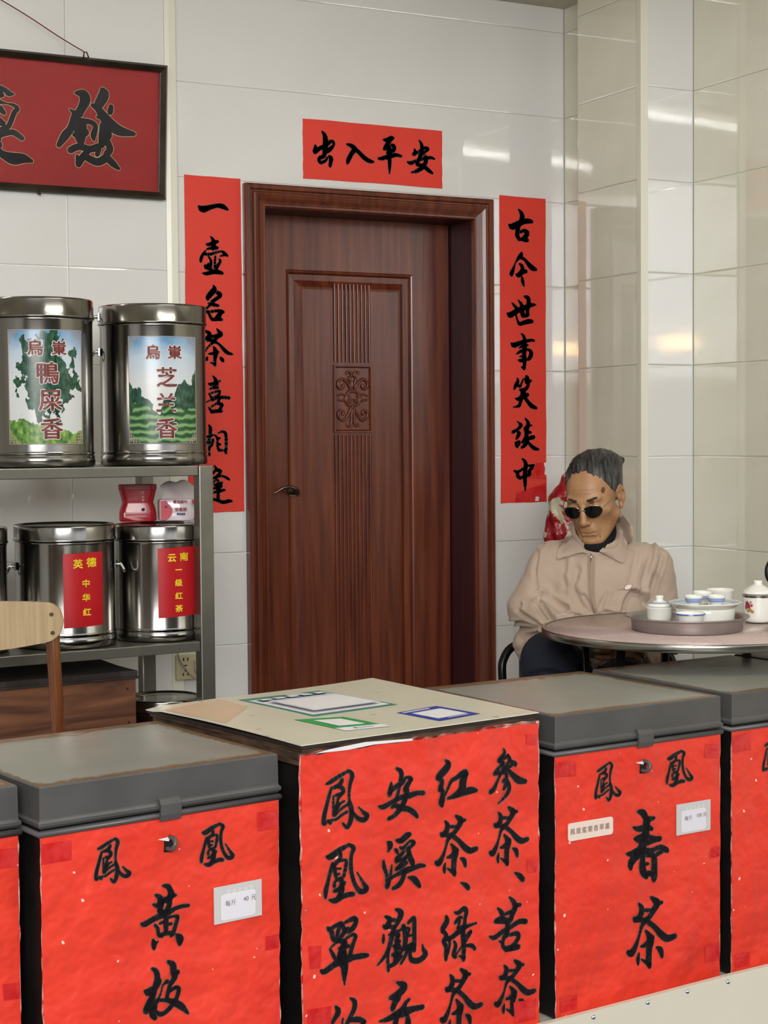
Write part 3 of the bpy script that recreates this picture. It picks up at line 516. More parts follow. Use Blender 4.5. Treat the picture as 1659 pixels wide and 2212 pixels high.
setp(bobj('trim_3', bm, mat('added_dark_post', '#2b2926', 0.5)), kind='structure', label='unseen dark post added at the shop front for steel reflections')  # unseen post, added to give the canisters dark reflected bands
_tile_cache = {}
def tile_mesh(w, h, m):
    k = (round(w, 3), round(h, 3), m.name)
    if k in _tile_cache: return _tile_cache[k]
    t = 0.008; e = 0.004; d = 0.0006
    V = [(0, 0, 0), (w, 0, 0), (w, 0, h), (0, 0, h), (0, -t+d, 0), (w, -t+d, 0), (w, -t+d, h), (0, -t+d, h), (e, -t, e), (w-e, -t, e), (w-e, -t, h-e), (e, -t, h-e)]
    F = [(0, 1, 5, 4), (1, 2, 6, 5), (2, 3, 7, 6), (3, 0, 4, 7), (4, 5, 9, 8), (5, 6, 10, 9), (6, 7, 11, 10), (7, 4, 8, 11), (8, 9, 10, 11)]
    me = bpy.data.meshes.new('tile'); me.from_pydata(V, [], F); me.update(); me.materials.append(m)
    _tile_cache[k] = me; return me
def tiles(wall, m, origin, rz, u0, u1, cuts, z0=0.0, z1=ZC, hole=None):
    """rows of wall tiles as parts of the wall; u runs along the wall, the face looks to local -y"""
    g = 0.0005
    zs = [z0] + [z for z in ROWS if z0+0.02 < z < z1-0.02] + [z1]
    us = [u0] + [c for c in cuts if u0 < c < u1] + [u1]
    c, s = math.cos(rz), math.sin(rz)
    for a, b in zip(zs, zs[1:]):
        for p, q in zip(us, us[1:]):
            R = [(p, q, a, b)]
            if hole:
                h0, h1, hz = hole; R2 = []
                for (p_, q_, a_, b_) in R:
                    if q_ <= h0 or p_ >= h1 or a_ >= hz: R2.append((p_, q_, a_, b_)); continue
                    if p_ < h0: R2.append((p_, h0, a_, b_))
                    if q_ > h1: R2.append((h1, q_, a_, b_))
                    if b_ > hz: R2.append((max(p_, h0), min(q_, h1), hz, b_))
                R = R2
            for (p_, q_, a_, b_) in R:
                if q_-p_ < 0.01 or b_-a_ < 0.01: continue
                o = bpy.data.objects.new('tile', tile_mesh(q_-p_-2*g, b_-a_-2*g, m)); COL.objects.link(o)
                o.parent = wall
                o.location = (origin[0] + c*(p_+g), origin[1] + s*(p_+g), a_+g)
                o.rotation_euler = (0, 0, rz)
T = 0.008
# door wall
bm = bmn()
box(bm, 1.86, 2.14, D+T, D+0.3, 0, ZC); box(bm, 3.06, 3.5, D+T, D+0.3, 0, ZC); box(bm, 2.14, 3.06, D+T, D+0.3, 2.06, ZC)
wb_ = setp(bobj('wall_back', bm, M['grout']), kind='structure', label='white tiled wall around the brown wooden door')
tiles(wb_, M['tile'], (0, D+T, 0), 0, 1.885, 3.366, [], hole=(2.16, 3.04, 2.05))
# wall left of the corner trim
bm = bmn(); box(bm, -1.5, 1.862, YL+T, D+0.3, 0, ZC)
wl_ = setp(bobj('wall_left', bm, M['grout']), kind='structure', label='white tiled wall behind the steel rack and red framed calligraphy')
tiles(wl_, M['tile'], (0, YL+T, 0), 0, -1.5, 1.85, [-1.47, -0.87, -0.27, 0.33, 0.93, 1.53])
bm = bmn(); prism(bm, [(1.848, YL-0.006), (1.862, YL-0.010), (1.884, YL-0.008), (1.886, D), (1.848, D)], 'z', 0, ZC)
setp(bobj('trim_1', bm, M['trim']), kind='structure', label='pale corner strip running up beside the framed calligraphy')
# return wall right of the right couplet and pillar and right wall (faces look to -x)
XR1, XP, XW = 3.366, 3.275, 3.485
YP0, YP1 = 4.80, 4.435
bm = bmn(); box(bm, XR1+T, 3.7, YP0, D+0.3, 0, ZC)
box(bm, XP+T, 3.7, YP1+T, YP0, 0, ZC)
wp_ = setp(bobj('wall_pillar', bm, M['grout']), kind='structure', label='cream tiled pillar standing between the door wall and the right wall')
tiles(wp_, M['tileR'], (XR1+T, D, 0), -PI/2, 0, D-YP0, [])
tiles(wp_, M['tileR'], (XP+T, YP0, 0), -PI/2, 0, YP0-YP1, [])
tiles(wp_, M['tile'], (0, YP1+T, 0), 0, XP+0.004, XW, [])
bm = bmn(); box(bm, XW+T, 3.8, 0.9, YP1+T, 0, ZC)
wr_ = setp(bobj('wall_right', bm, M['grout']), kind='structure', label='cream tiled right wall behind the lidded mug')
tiles(wr_, M['tileR'], (XW+T, YP1, 0), -PI/2, 0, YP1-0.9, [2.4])
bm = bmn(); prism(bm, [(XP-0.004, YP1+0.02), (XP-0.006, YP1-0.004), (XP+0.022, YP1-0.006), (XP+0.022, YP1+0.003), (XP+0.006, YP1+0.006), (XP+0.006, YP1+0.02)], 'z', 0, ZC)
setp(bobj('trim_2', bm, M['trim']), kind='structure', label='pale corner strip on the front edge of the cream pillar')

# ---- the door
dr = empty('door_1', (2.6, D, 0), kind='structure', label='closed dark brown wooden door with fluted and carved centre in a moulded frame')
def dloc(x, y, z): return (x-2.6, y-D, z)
DX0, DX1, DZ = 2.192, 2.978, 1.991
def casing(name, prof, m_v, m_h):
    """mitred moulding round the opening: prof = (outward offset, y)"""
    bm = bmn()
    rows = []
    for off, y in prof:
        pts = [(DX0-off, 0), (DX0-off, DZ+off), (DX1+off, DZ+off), (DX1+off, 0)]
        rows.append([bm.verts.new(dloc(x, D+y, z)) for x, z in pts])
    for a, b in zip(rows, rows[1:]):
        for k in range(3):
            f = bm.faces.new([a[k], a[k+1], b[k+1], b[k]]); f.material_index = 1 if k == 1 else 0
    return bobj(name, bm, [m_v, m_h], dr)
prof = [(0.0, 0.001), (0.0, -0.016), (0.004, -0.022), (0.010, -0.022), (0.013, -0.016), (0.018, -0.018), (0.030, -0.027), (0.040, -0.032), (0.046, -0.031), (0.050, -0.024), (0.053, -0.024), (0.058, -0.032), (0.068, -0.034), (0.0735, -0.030), (0.0735, 0.0)]
casing('door_casing', prof, M['door'], M['doorh'])
YF = 5.169
bm = bmn()
zt = 2.02; zb = 0.0
rects = [  # nested rectangles: x0, x1, ztop, zbottom, y
    (2.20, 2.972, zt, 0.005, YF), (2.338, 2.825, 1.812, 0.22, YF), (2.3415, 2.8215, 1.808, 0.224, YF-0.006), (2.346, 2.817, 1.803, 0.229, YF-0.004), (2.352, 2.811, 1.797, 0.235, YF+0.008),
    (2.370, 2.790, 1.778, 0.256, YF+0.009), (2.389, 2.772, 1.755, 0.279, YF-0.005), (2.397, 2.764, 1.747, 0.287, YF-0.006)]
rings = [[bm.verts.new(dloc(x, y, z)) for x, z in ((x0, z1), (x0, z0), (x1, z0), (x1, z1))] for x0, x1, z1, z0, y in rects]
for a, b in zip(rings, rings[1:]):
    for k in range(4): bm.faces.new([a[k], b[k], b[(k+1) % 4], a[(k+1) % 4]])
bm.faces.new(rings[-1])
back = [bm.verts.new(dloc(x, YF+0.045, z)) for x, z in ((2.20, zt), (2.20, 0.005), (2.972, 0.005), (2.972, zt))]
for k in range(4): bm.faces.new([rings[0][k], rings[0][(k+1) % 4], back[(k+1) % 4], back[k]])
bm.faces.new(back[::-1])
bobj('door_leaf', bm, M['door'], dr)
bm = bmn(); box(bm, *[v for v in (2.978-2.6, 3.0-2.6)], 0.0, 0.20, 0, 2.0); bobj('door_jamb', bm, M['doord'], dr)
bm = bmn(); box(bm, 2.17-2.6, 2.192-2.6, 0.0, 0.20, 0, 2.0); bobj('door_jamb', bm, M['doord'], dr)
bm = bmn(); box(bm, 2.17-2.6, 3.0-2.6, 0.0, 0.20, 1.992, 2.05); bobj('door_head', bm, M['doord'], dr)
bm = bmn(); box(bm, 2.16-2.6, 3.04-2.6, 0.205, 0.25, 0, 2.05); bobj('door_stop', bm, M['doord'], dr)
def flutes(z0, z1):
    bm = bmn(); n = 10
    x0, x1 = 2.509, 2.657; p = (x1-x0)/n
    for i in range(n):
        a = x0 + i*p + 0.0015
        prism(bm, [(a-2.6+ (p-0.003)*t, YF-0.006-D-0.006*math.sin(PI*t)) for t in (0, .15, .35, .5, .65, .85, 1)], 'z', z0, z1)
    return bobj('fluting', bm, M['door'], dr)
flutes(1.500, 1.768); flutes(0.30, 1.250)
# carved scroll panel
bm = bmn()
cx0, cx1, cz0, cz1 = 2.509, 2.657, 1.258, 1.492
R_ = [(cx0, cx1, cz1, cz0, YF-0.0065), (cx0+0.001, cx1-0.001, cz1-0.001, cz0+0.001, YF-0.014), (cx0+0.006, cx1-0.006, cz1-0.006, cz0+0.006, YF-0.014), (cx0+0.012, cx1-0.012, cz1-0.012, cz0+0.012, YF-0.004)]
rings = [[bm.verts.new(dloc(x, y, z)) for x, z in ((x0, z1), (x0, z0), (x1, z0), (x1, z1))] for x0, x1, z1, z0, y in R_]
for a, b in zip(rings, rings[1:]):
    for k in range(4): bm.faces.new([a[k], b[k], b[(k+1) % 4], a[(k+1) % 4]])
bm.faces.new(rings[-1])
cp = bobj('carved_panel', bm, M['door'], dr)
bm = bmn()
ccx, ccz = (cx0+cx1)/2-2.6, (cz0+cz1)/2
def scroll(pts, r):
    for s in (-1, 1):
        tube(bm, catmull([(ccx + s*x, YF-0.009-D, ccz+z) for x, z in pts], 5), r, 7)
def mm(L): return [(a/1000, b/1000) for a, b in L]
scroll(mm([(8, 34), (18, 52), (38, 68), (54, 60), (57, 44), (46, 34), (36, 42), (40, 51)]), 0.0052)
scroll(mm([(6, 40), (9, 60), (14, 72), (4, 80), (10, 92), (22, 92), (22, 84)]), 0.0042)
scroll(mm([(6, -30), (16, -50), (34, -74), (52, -66), (56, -50), (46, -40), (37, -46), (40, -56)]), 0.0052)
scroll(mm([(3, -34), (5, -60), (6, -82), (12, -94), (22, -92), (22, -84)]), 0.0040)
scroll(mm([(0, 26), (14, 24), (26, 10), (28, -4), (18, -20), (4, -22)]), 0.0050)
scroll(mm([(14, 12), (22, 6), (22, -6), (12, -10), (6, 0)]), 0.0045)
scroll(mm([(28, -2), (40, -6), (56, -2)]), 0.0038)
scroll(mm([(30, 12), (44, 16), (57, 10)]), 0.0034)
scroll(mm([(0, 36), (2, 48), (0, 62)]), 0.0060)
bobj('carved_scrolls', bm, M['door'], cp)
# lever handle
bm = bmn()
P = [(2.350, -0.045, 1.057), (2.342, -0.056, 1.068), (2.320, -0.060, 1.076), (2.295, -0.058, 1.074), (2.275, -0.052, 1.062), (2.262, -0.048, 1.056)]
tube(bm, catmull([(x-2.6, YF-D+y, z) for x, y, z in P], 5), [0.009 - 0.0065*i/25 for i in range(26)], 10)
tube(bm, [(2.350-2.6, YF-D-0.002, 1.057), (2.350-2.6, YF-D-0.046, 1.057)], 0.008, 12)
lh = bobj('door_handle', bm, M['bronze'], dr, smooth=True)
bm = bmn(); tube(bm, [(2.350-2.6, YF-D-0.001, 1.057), (2.350-2.6, YF-D-0.010, 1.057)], 0.016, 18); bobj('handle_rose', bm, M['bronze'], dr)

# ================================================================== PAPERS ON THE WALL
def wall_paper(name, x0, x1, z0, z1, key, label, seed, skew=(0, 0)):
    r = empty(name, ((x0+x1)/2, D-0.0005, z0), label=label, cat='paper banner', group='red couplet papers round the door')
    ox, oz = (x0+x1)/2, z0
    mp = lambda u, z, l: (u-ox, -0.0012-l, z-oz)
    grid_sheet('paper', x0, x1, z0, z1, 6, 12, mp, M['paperR'], r, jit=0.0012, seed=seed)
    write_ink(r, key, mp)
    return r, mp
wall_paper('door_banner', 2.3355, 2.8625, 0.855+1.24, 1.051+1.24, 'banner', 'short horizontal red paper banner with four black characters above the door', 3)
wall_paper('couplet_strip', 1.918, 2.113, 1.003, 2.080, 'left', 'long vertical red couplet strip left of the door, partly behind the steel canisters', 4)
rc, mpr = wall_paper('couplet_strip', 3.0925, 3.284, 1.005, 2.085, 'right', 'long vertical red couplet strip right of the door, torn at its lower right corner', 5)
for i, pts in enumerate([[(3.150, 1.008), (3.282, 1.008), (3.282, 1.075), (3.235, 1.060), (3.190, 1.050), (3.158, 1.04)], [(3.200, 1.090), (3.282, 1.085), (3.282, 1.150), (3.24, 1.145), (3.225, 1.115)]]):
    flat_poly('clear_tape', pts, mpr, M['tape'], rc, lift=0.0004+0.0001*i)
for pts in [[(3.272, 1.145), (3.284, 1.148), (3.284, 1.100), (3.275, 1.105), (3.278, 1.125)], [(3.235, 1.010), (3.250, 1.010), (3.252, 1.024), (3.238, 1.026)]]:
    flat_poly('torn_patch', pts, mpr, M['tile'], rc, lift=0.0011)

# framed calligraphy, leaning forward a little on its cord
FX0, FX1, FZ0, FZ1, FY = 0.42, 1.840, 1.992, 2.403, 4.965
fr = empty('framed_calligraphy', ((FX0+FX1)/2, YL, FZ0), label='dark framed red calligraphy picture with large black characters hanging by a cord', cat='picture')
fr.rotation_euler = (rad(4.5), 0, 0)
fo = ((FX0+FX1)/2, YL, FZ0)
def floc(x, y, z): return (x-fo[0], y-fo[1], z-fo[2])
def bar(pa, pb, name='frame_bar'):
    (x0, z0), (x1, z1) = pa, pb
    return x0, z0, x1, z1
wf = 0.022
def frame_side(a, b, c, d):
    """mitred bar: a,b outer corners; c,d inner corners (opposite order)"""
    bm = bmn()
    q = [(a, FY+0.004), (a, YL-0.001)]
    A = [bm.verts.new(floc(p[0], y, p[1])) for p in (a, b) for y in (YL-0.001, FY+0.006)]
    am = ((a[0]*2+d[0])/3, (a[1]*2+d[1])/3); bm_ = ((b[0]*2+c[0])/3, (b[1]*2+c[1])/3)
    Mv = [bm.verts.new(floc(p[0], FY-0.004, p[1])) for p in (am, bm_)]
    I = [bm.verts.new(floc(p[0], y, p[1])) for p in (d, c) for y in (FY+0.006, YL-0.001)]
    bm.faces.new([A[0], A[1], A[3], A[2]]); bm.faces.new([A[1], Mv[0], Mv[1], A[3]])
    bm.faces.new([Mv[0], I[0], I[2], Mv[1]]); bm.faces.new([I[0], I[1], I[3], I[2]])
    bm.faces.new([A[0], A[1], Mv[0], I[0], I[1]]); bm.faces.new([A[2], A[3], Mv[1], I[2], I[3]])
    return bm
o4 = [(FX0, FZ0), (FX1, FZ0), (FX1, FZ1), (FX0, FZ1)]
i4 = [(FX0+wf, FZ0+wf), (FX1-wf, FZ0+wf), (FX1-wf, FZ1-wf), (FX0+wf, FZ1-wf)]
for k in range(4):
    bobj('frame_bar', frame_side(o4[k], o4[(k+1) % 4], i4[(k+1) % 4], i4[k]), M['frame'], fr)
mpf = lambda u, z, l: floc(u, 4.986-l, z)
grid_sheet('calligraphy_sheet', FX0+0.01, FX1-0.01, FZ0+0.01, FZ1-0.01, 20, 8, mpf, M['silk'], fr)
write_ink(fr, 'frame', mpf, edge=(M['gold'], 0.0018))
bm = bmn(); box(bm, FX0+wf-fo[0], FX1-wf-fo[0], 4.9760-YL, 4.9775-YL, 0.018, FZ1-FZ0-0.018)
glass = mat('picture_glass', '#ffffff', 0.03, trans=1.0, ior=1.3)
bobj('glass_pane', bm, glass, fr)
bm = bmn(); tube(bm, [floc(1.572, FY+0.01, FZ1), floc(1.572, FY+0.008, FZ1+0.014), floc(1.580, FY+0.008, FZ1+0.016), floc(1.588, FY+0.01, FZ1)], 0.0022, 6)
bobj('hanging_ring', bm, M['bronze'], fr)
bm = bmn(); tube(bm, catmull([floc(1.578, FY+0.01, FZ1+0.014), floc(1.5, FY+0.015, FZ1+0.052), floc(1.36, FY+0.02, FZ1+0.125), floc(1.10, YL+0.048, FZ1+0.26)], 6), 0.0018, 6)
tube(bm, catmull([floc(0.68, FY+0.01, FZ1), floc(0.85, FY+0.015, FZ1+0.12), floc(1.10, YL+0.048, FZ1+0.26)], 4), 0.0018, 6)
bobj('hanging_cord', bm, M['wire'], fr)
bm = bmn(); tube(bm, [floc(1.437, YL-0.001, FZ0-0.004), floc(1.437, FY, FZ0-0.006)], 0.003, 8)
bobj('support_nail', bm, M['bronze'], fr)

# wall socket with charger
so = empty('wall_socket', (1.899, YL-0.0098, 0.474), label='yellowed wall socket with a white charger plugged in, low behind the rack', cat='socket')
bm = bmn(); box(bm, -0.005-0.04, 0.041, -0.012, -0.0005, 0.0, 0.082, bev=0.003); bobj('socket_plate', bm, M['socket'], so)
bm = bmn()
for (x, z, w, h, r) in [(-0.020, 0.066, 0.0035, 0.010, 0), (-0.006, 0.066, 0.0035, 0.010, 0), (-0.014, 0.046, 0.010, 0.0035, 0), (-0.022, 0.018, 0.0035, 0.009, .5), (-0.006, 0.018, 0.0035, 0.009, -.5), (-0.014, 0.030, 0.0035, 0.008, 0)]:
    box(bm, x-w/2, x+w/2, -0.0128, -0.0115, z-h/2, z+h/2)
bobj('socket_slots', bm, M['black'], so)
ch = empty('phone_charger', (1.932, YL-0.0220, 0.500), label='small white plug charger stuck in the yellowed wall socket', cat='charger')
bm = bmn(); box(bm, -0.019, 0.014, -0.032, 0, 0.0, 0.038, bev=0.004); bobj('charger_body', bm, M['whitepl'], ch)
bm = bmn(); box(bm, 0.0145, 0.026, -0.022, -0.012, 0.014, 0.022, bev=0.002); bobj('charger_plug', bm, M['whitepl'], ch)
bm = bmn(); tube(bm, catmull([(0.026, -0.017, 0.018), (0.040, -0.017, 0.010), (0.030, -0.03, -0.03), (0.022, -0.05, -0.07), (0.030, -0.08, -0.15), (0.03, -0.06, -0.35)], 6), 0.002, 6); bobj('charger_cable', bm, M['whitepl'], ch)
bm = bmn(); tube(bm, catmull([(1.856, D-0.045, 0.60), (1.862, D-0.05, 0.545), (1.888, D-0.06, 0.50), (1.925, D-0.08, 0.455), (1.94, D-0.1, 0.38), (1.94, D-0.06, 0.0045)], 6), 0.0022, 6)
setp(bobj('hanging_cable', bm, M['cord']), label='thin dark cable looping down in front of the wall socket', cat='cable')

# ================================================================== TEA CHESTS AND THEIR BASE
BZ = 0.058
fl_pts = [(-0.4, 2.40), (0.20, 2.515), (0.74, 2.600), (1.195, 2.672), (1.235, 2.650), (1.792, 2.738), (1.840, 2.760), (2.296, 2.798), (2.34, 2.806), (2.9, 2.86), (3.45, 2.90)]
base = empty('chest_stand', (1.5, 2.9, -0.62), label='cream painted stand under the row of red papered tea chests', cat='stand')
bm = bmn()
fl2 = [(-0.4, 2.40), (0.74, 2.585), (1.195, 2.650), (1.792, 2.728), (2.296, 2.785), (2.9, 2.835), (3.45, 2.88)]
prism(bm, [(x-1.5, y-2.9) for x, y in [(x, y+0.0125) for x, y in fl2] + [(x, y+0.575) for x, y in fl2[::-1]]], 'z', 0.62+0.002, 0.62+BZ-0.001)
prism(bm, [(x-1.5, y-2.9) for x, y in fl2 + [(x, y+0.012) for x, y in fl2[::-1]]], 'z', 0.0, 0.62+0.081)
bobj('stand_panel', bm, M['panel'], base)
for (x, y, z) in RIVETS:
    bm = bmn(); lathe(bm, [(0.0, -0.0045), (0.003, -0.0042), (0.0055, -0.002), (0.0065, 0)], 14)
    bmesh.ops.rotate(bm, verts=bm.verts, cent=(0, 0, 0), matrix=Matrix.Rotation(-PI/2, 3, 'X'))
    bobj('rivet', bm, M['chrome'], base, loc=(x-1.5, y-2.9, z+0.62))

def crate(fl, yaw, w, d, label, key=None, seed=1, extra=True):
    """square sheet metal chest: lid with bead, hasp, red paper on the front; local x along the front, y into depth"""
    r = empty('tea_chest', (fl[0], fl[1], BZ+0.002), rad(yaw), label=label, cat='tea chest', group='row of metal tea chests')
    H = 0.620; zl = H-0.066; z0 = 0.002
    bm = bmn(); box(bm, 0.003, w-0.003, 0.004, d-0.004, 0.0, zl-0.006, bev=0.003); bobj('chest_body', bm, M['dark'], r)
    bm = bmn(); tube(bm, [(-0.001, -0.001, zl-0.012), (w+0.001, -0.001, zl-0.012), (w+0.001, d, zl-0.012), (-0.001, d, zl-0.012)], 0.0055, 8, closed=True)
    bobj('body_bead', bm, M['crate'], r)
    lid = empty('lid', (0, 0, 0)); lid.parent = r
    # lid walls with a flared lower bead and a slightly crowned top sheet
    bm = bmn()
    def ring(i, z): return [bm.verts.new(p) for p in ((i, i, z), (w-i, i, z), (w-i, d-i, z), (i, d-i, z))]
    R = [ring(0.001, zl-0.004), ring(-0.0035, zl+0.001), ring(-0.004, zl+0.006), ring(-0.0005, zl+0.0095), ring(0.0, zl+0.012), ring(0.0005, H-0.003), ring(0.0025, H-0.0003)]
    for a, b in zip(R, R[1:]):
        for k in range(4): f = bm.faces.new([a[k], a[(k+1) % 4], b[(k+1) % 4], b[k]])
    bobj('lid_wall', bm, M['crate'], lid)
    n = 36; W_ = []; rnd = random.Random(seed); V = []; Fc = []; ph = [rnd.uniform(0, 6) for _ in range(3)]
    for j in range(n+1):
        for i in range(n+1):
            a, b = i/n, j/n
            x = 0.0025+(w-0.005)*a; y = 0.0025+(d-0.005)*b
            e = min(a, 1-a, b, 1-b)*2
            z = H-0.0003 + 0.0035*min(1, e*2.0)*(0.6+0.4*math.sin(3*a+ph[0])*math.cos(3*b+ph[1]))
            V.append((x, y, z))
            g = lambda t, w_: math.exp(-t/w_)
            W_.append(max(g(y, 0.030), g(w-x, 0.028), g(x, 0.012), 1.15*g(d-y, 0.05)) + 0.04*math.sin(13*x+ph[0])*math.sin(17*y+ph[1]))
    for j in range(n):
        for i in range(n):
            q = j*(n+1)+i; Fc.append((q, q+1, q+n+2, q+n+1))
    me = bpy.data.meshes.new('lid_top'); me.from_pydata(V, [], Fc); me.update()
    at = me.attributes.new('wear', 'FLOAT', 'POINT')
    at.data.foreach_set('value', W_)
    link('lid_top', me, M['lidworn'], lid, smooth=True)
    if not extra: return r, None
    # hasp on the lid
    hc = w*0.515
    bm = bmn()
    prism(bm, [(-0.005, zl+0.016), (-0.0105, zl+0.008), (-0.011, zl-0.010), (-0.008, zl-0.020), (-0.005, zl-0.021), (-0.006, zl-0.008), (-0.005, zl+0.006), (-0.001, zl+0.018)], 'x', hc-0.020, hc+0.020)
    bobj('hasp', bm, M['crate'], lid)
    # paper with torn backing
    u0, u1, v0, v1 = 0.002, w-0.001, 0.003, zl-0.016
    mp = lambda u, z, l: (u, 0.0020-l, z-BZ-0.002)
    zz0, zz1 = v0+BZ+0.002, v1+BZ+0.002
    grid_sheet('torn_backing', u0-0.0015, u1+0.0015, zz0-0.002, zz1+0.002, 22, 26, mp, M['paperB'], r, jit=0.0016, seed=seed+40)
    grid_sheet('red_paper', u0, u1, zz0, zz1, 22, 26, lambda u, z, l: mp(u, z, l*0.4+0.0014), M['paperC'], r, jit=0.0016, wave=0.0016, seed=seed)
    if key: write_ink(r, key, mp, lift=0.0018)
    # staple through the torn hole
    sz = zl-0.062
    flat_poly('torn_hole', [(hc-0.010, sz+BZ-0.012), (hc+0.006, sz+BZ-0.014), (hc+0.010, sz+BZ+0.008), (hc+0.002, sz+BZ+0.014), (hc-0.009, sz+BZ+0.010)], mp, M['dark'], r, lift=0.0024)
    bm = bmn(); tube(bm, catmull([(hc-0.004, 0.0, sz-0.008), (hc-0.002, -0.014, sz-0.007), (hc+0.002, -0.019, sz+0.002), (hc+0.003, -0.012, sz+0.010), (hc+0.002, -0.001, sz+0.011)], 4), 0.0042, 8)
    bobj('hasp_staple', bm, M['crate'], r)
    flat_poly('torn_flap', [(hc-0.022, sz+BZ+0.012), (hc+0.004, sz+BZ+0.014), (hc-0.001, sz+BZ+0.006), (hc-0.012, sz+BZ+0.009)], mp, M['white'], r, lift=0.0036)
    for (a, b, c, d_) in [(u0, 0.055, zz1-0.012, zz1-0.045), (w-0.045, w-0.003, zz1-0.018, zz1-0.052), (0.012, 0.055, zz0+0.012, zz0+0.040), (w-0.045, w-0.004, zz0+0.045, zz0+0.080), (w-0.03, w-0.003, 0.33, 0.355)]:
        k = rnd.uniform(-0.004, 0.004)
        flat_poly('tape_patch', [(a, b and c), (b, c+k), (b+k/2, d_), (a+k, d_-k)], mp, M['tape'], r, lift=0.0031)
    return r, mp

c0, mp0 = crate((0.741, 2.626), 9.10, 0.4604, 0.445, 'red papered tea chest with price card, left of the cream topped box', 'crate0', 11)
c2, mp2 = crate((1.838, 2.781), 4.92, 0.4535, 0.47, 'red papered tea chest with a name sticker, right of the cream topped box', 'crate2', 12)
cA, _ = crate((0.262, 2.590), 9.10, 0.460, 0.445, 'grey lidded tea chest cut off by the left edge, only its right corner visible', None, 13)
cD, mpD = crate((2.328, 2.830), 4.92, 0.4535, 0.47, 'grey lidded tea chest at the right edge, under the round tea table', None, 14)
cE, _ = crate((2.800, 2.872), 4.92, 0.4535, 0.475, 'last grey lidded tea chest, only a sliver of its lid showing at the right edge', None, 15)

# the one character that shows on the chest at the right edge
INK['chest_right'] = INK['crate2'].split('|')[0]
write_ink(cD, 'chest_right', lambda u, z, l: mpD(u-0.010, z, l), lift=0.0018)

def price_card(parent, mp, u0, u1, z0, z1, num, skew, label):
    r = empty('price_card', (0, 0, 0), label=label, cat='price card', group='handwritten price cards on the chests')
    r.matrix_world = parent.matrix_world_  # placed with the chest
    s = skew
    q = lambda a, b: (u0+(u1-u0)*a, z0+(z1-z0)*b + s*(a-0.5))
    flat_poly('card_back', [q(0, 0), q(1, 0), q(1, 1), q(0, 1)], mp, M['greyp'], r, lift=0.0052, thick=0.0016)
    rr = [q(0.5+x, 0.42+y) for x, y in rrect(0.72, 0.70, 0.07)]
    flat_poly('card_border', rr, mp, M['white'], r, lift=0.0055)
    rr = [q(0.5+x, 0.42+y) for x, y in rrect(0.66, 0.63, 0.05)]
    flat_poly('card_field', rr, mp, M['cardw'], r, lift=0.0058)
    w = u1-u0; cz = (z0+z1)/2
    put_text('handwriting', [('每', u0+0.28*w, cz+0.001, 0.011), ('斤', u0+0.40*w, cz+0.001, 0.011), (num, u0+0.66*w, cz+0.003, 0.011), ('元', u0+0.82*w, cz+0.003, 0.011)], mp, M['brownink'], r, lift=0.0062)
    put_text('printed_heading', [(c, u0+w*(0.3+0.12*i), z1-0.012, 0.009) for i, c in enumerate('商品价格签'[:5])], mp, M['white'], r, lift=0.0057)
    return r
for c, f, y in ((c0, (0.741, 2.626), 9.10), (c2, (1.838, 2.781), 4.92)):
    pass
def chest_matrix(fl, yaw): return Matrix.Translation((fl[0], fl[1], BZ+0.002)) @ Matrix.Rotation(rad(yaw), 4, 'Z')
class _P: pass
p0 = _P(); p0.matrix_world_ = chest_matrix((0.741, 2.626), 9.10)
p2 = _P(); p2.matrix_world_ = chest_matrix((1.838, 2.781), 4.92)
price_card(p0, mp0, 0.323, 0.421, 0.396, 0.461, '40', 0.0, 'small grey price card with handwriting on the chest left of the cream topped box')
price_card(p2, mp2, 0.324, 0.421, 0.394, 0.460, '100', 0.0, 'small grey price card with handwriting on the chest right of the cream topped box')
st = empty('name_sticker', (0, 0, 0), label='cream name sticker with seven small brown characters on the right red chest', cat='sticker')
st.matrix_world = p2.matrix_world_
flat_poly('sticker_sheet', rrect(0.118, 0.0365, 0.006, cx=0.0905, cy=0.4400), mp2, M['stick'], st, lift=0.0048, thick=0.0012)
put_text('small_writing', [(c, 0.043+0.0152*i, 0.4405, 0.0135) for i, c in enumerate('鳳凰蜜蘭香單叢')], mp2, M['brownink'], st, lift=0.0052)

# ---- the box with the cream board on top
bx = empty('display_box', (1.231, 2.676, BZ+0.002), rad(8.84), label='tall wooden box with cream board top and red menu paper of four brush written columns', cat='box')
bw, bd, bh = 0.5661, 0.545, 0.622
bm = bmn()
box(bm, 0.006, bw-0.012, 0.010, bd, 0.0, bh-0.026, bev=0.004); bobj('box_body', bm, M['dark'], bx)
def planks(zc):
    for (x0, x1, y0, y1) in ((0.0, bw-0.004, 0.004, 0.012), (-0.002, 0.008, 0.006, bd)):
        bm = bmn(); box(bm, x0, x1, y0, y1, zc-0.012, zc+0.012, bev=0.0015); bobj('edge_board', bm, M['oldwood'], bx)
planks(bh-0.014)
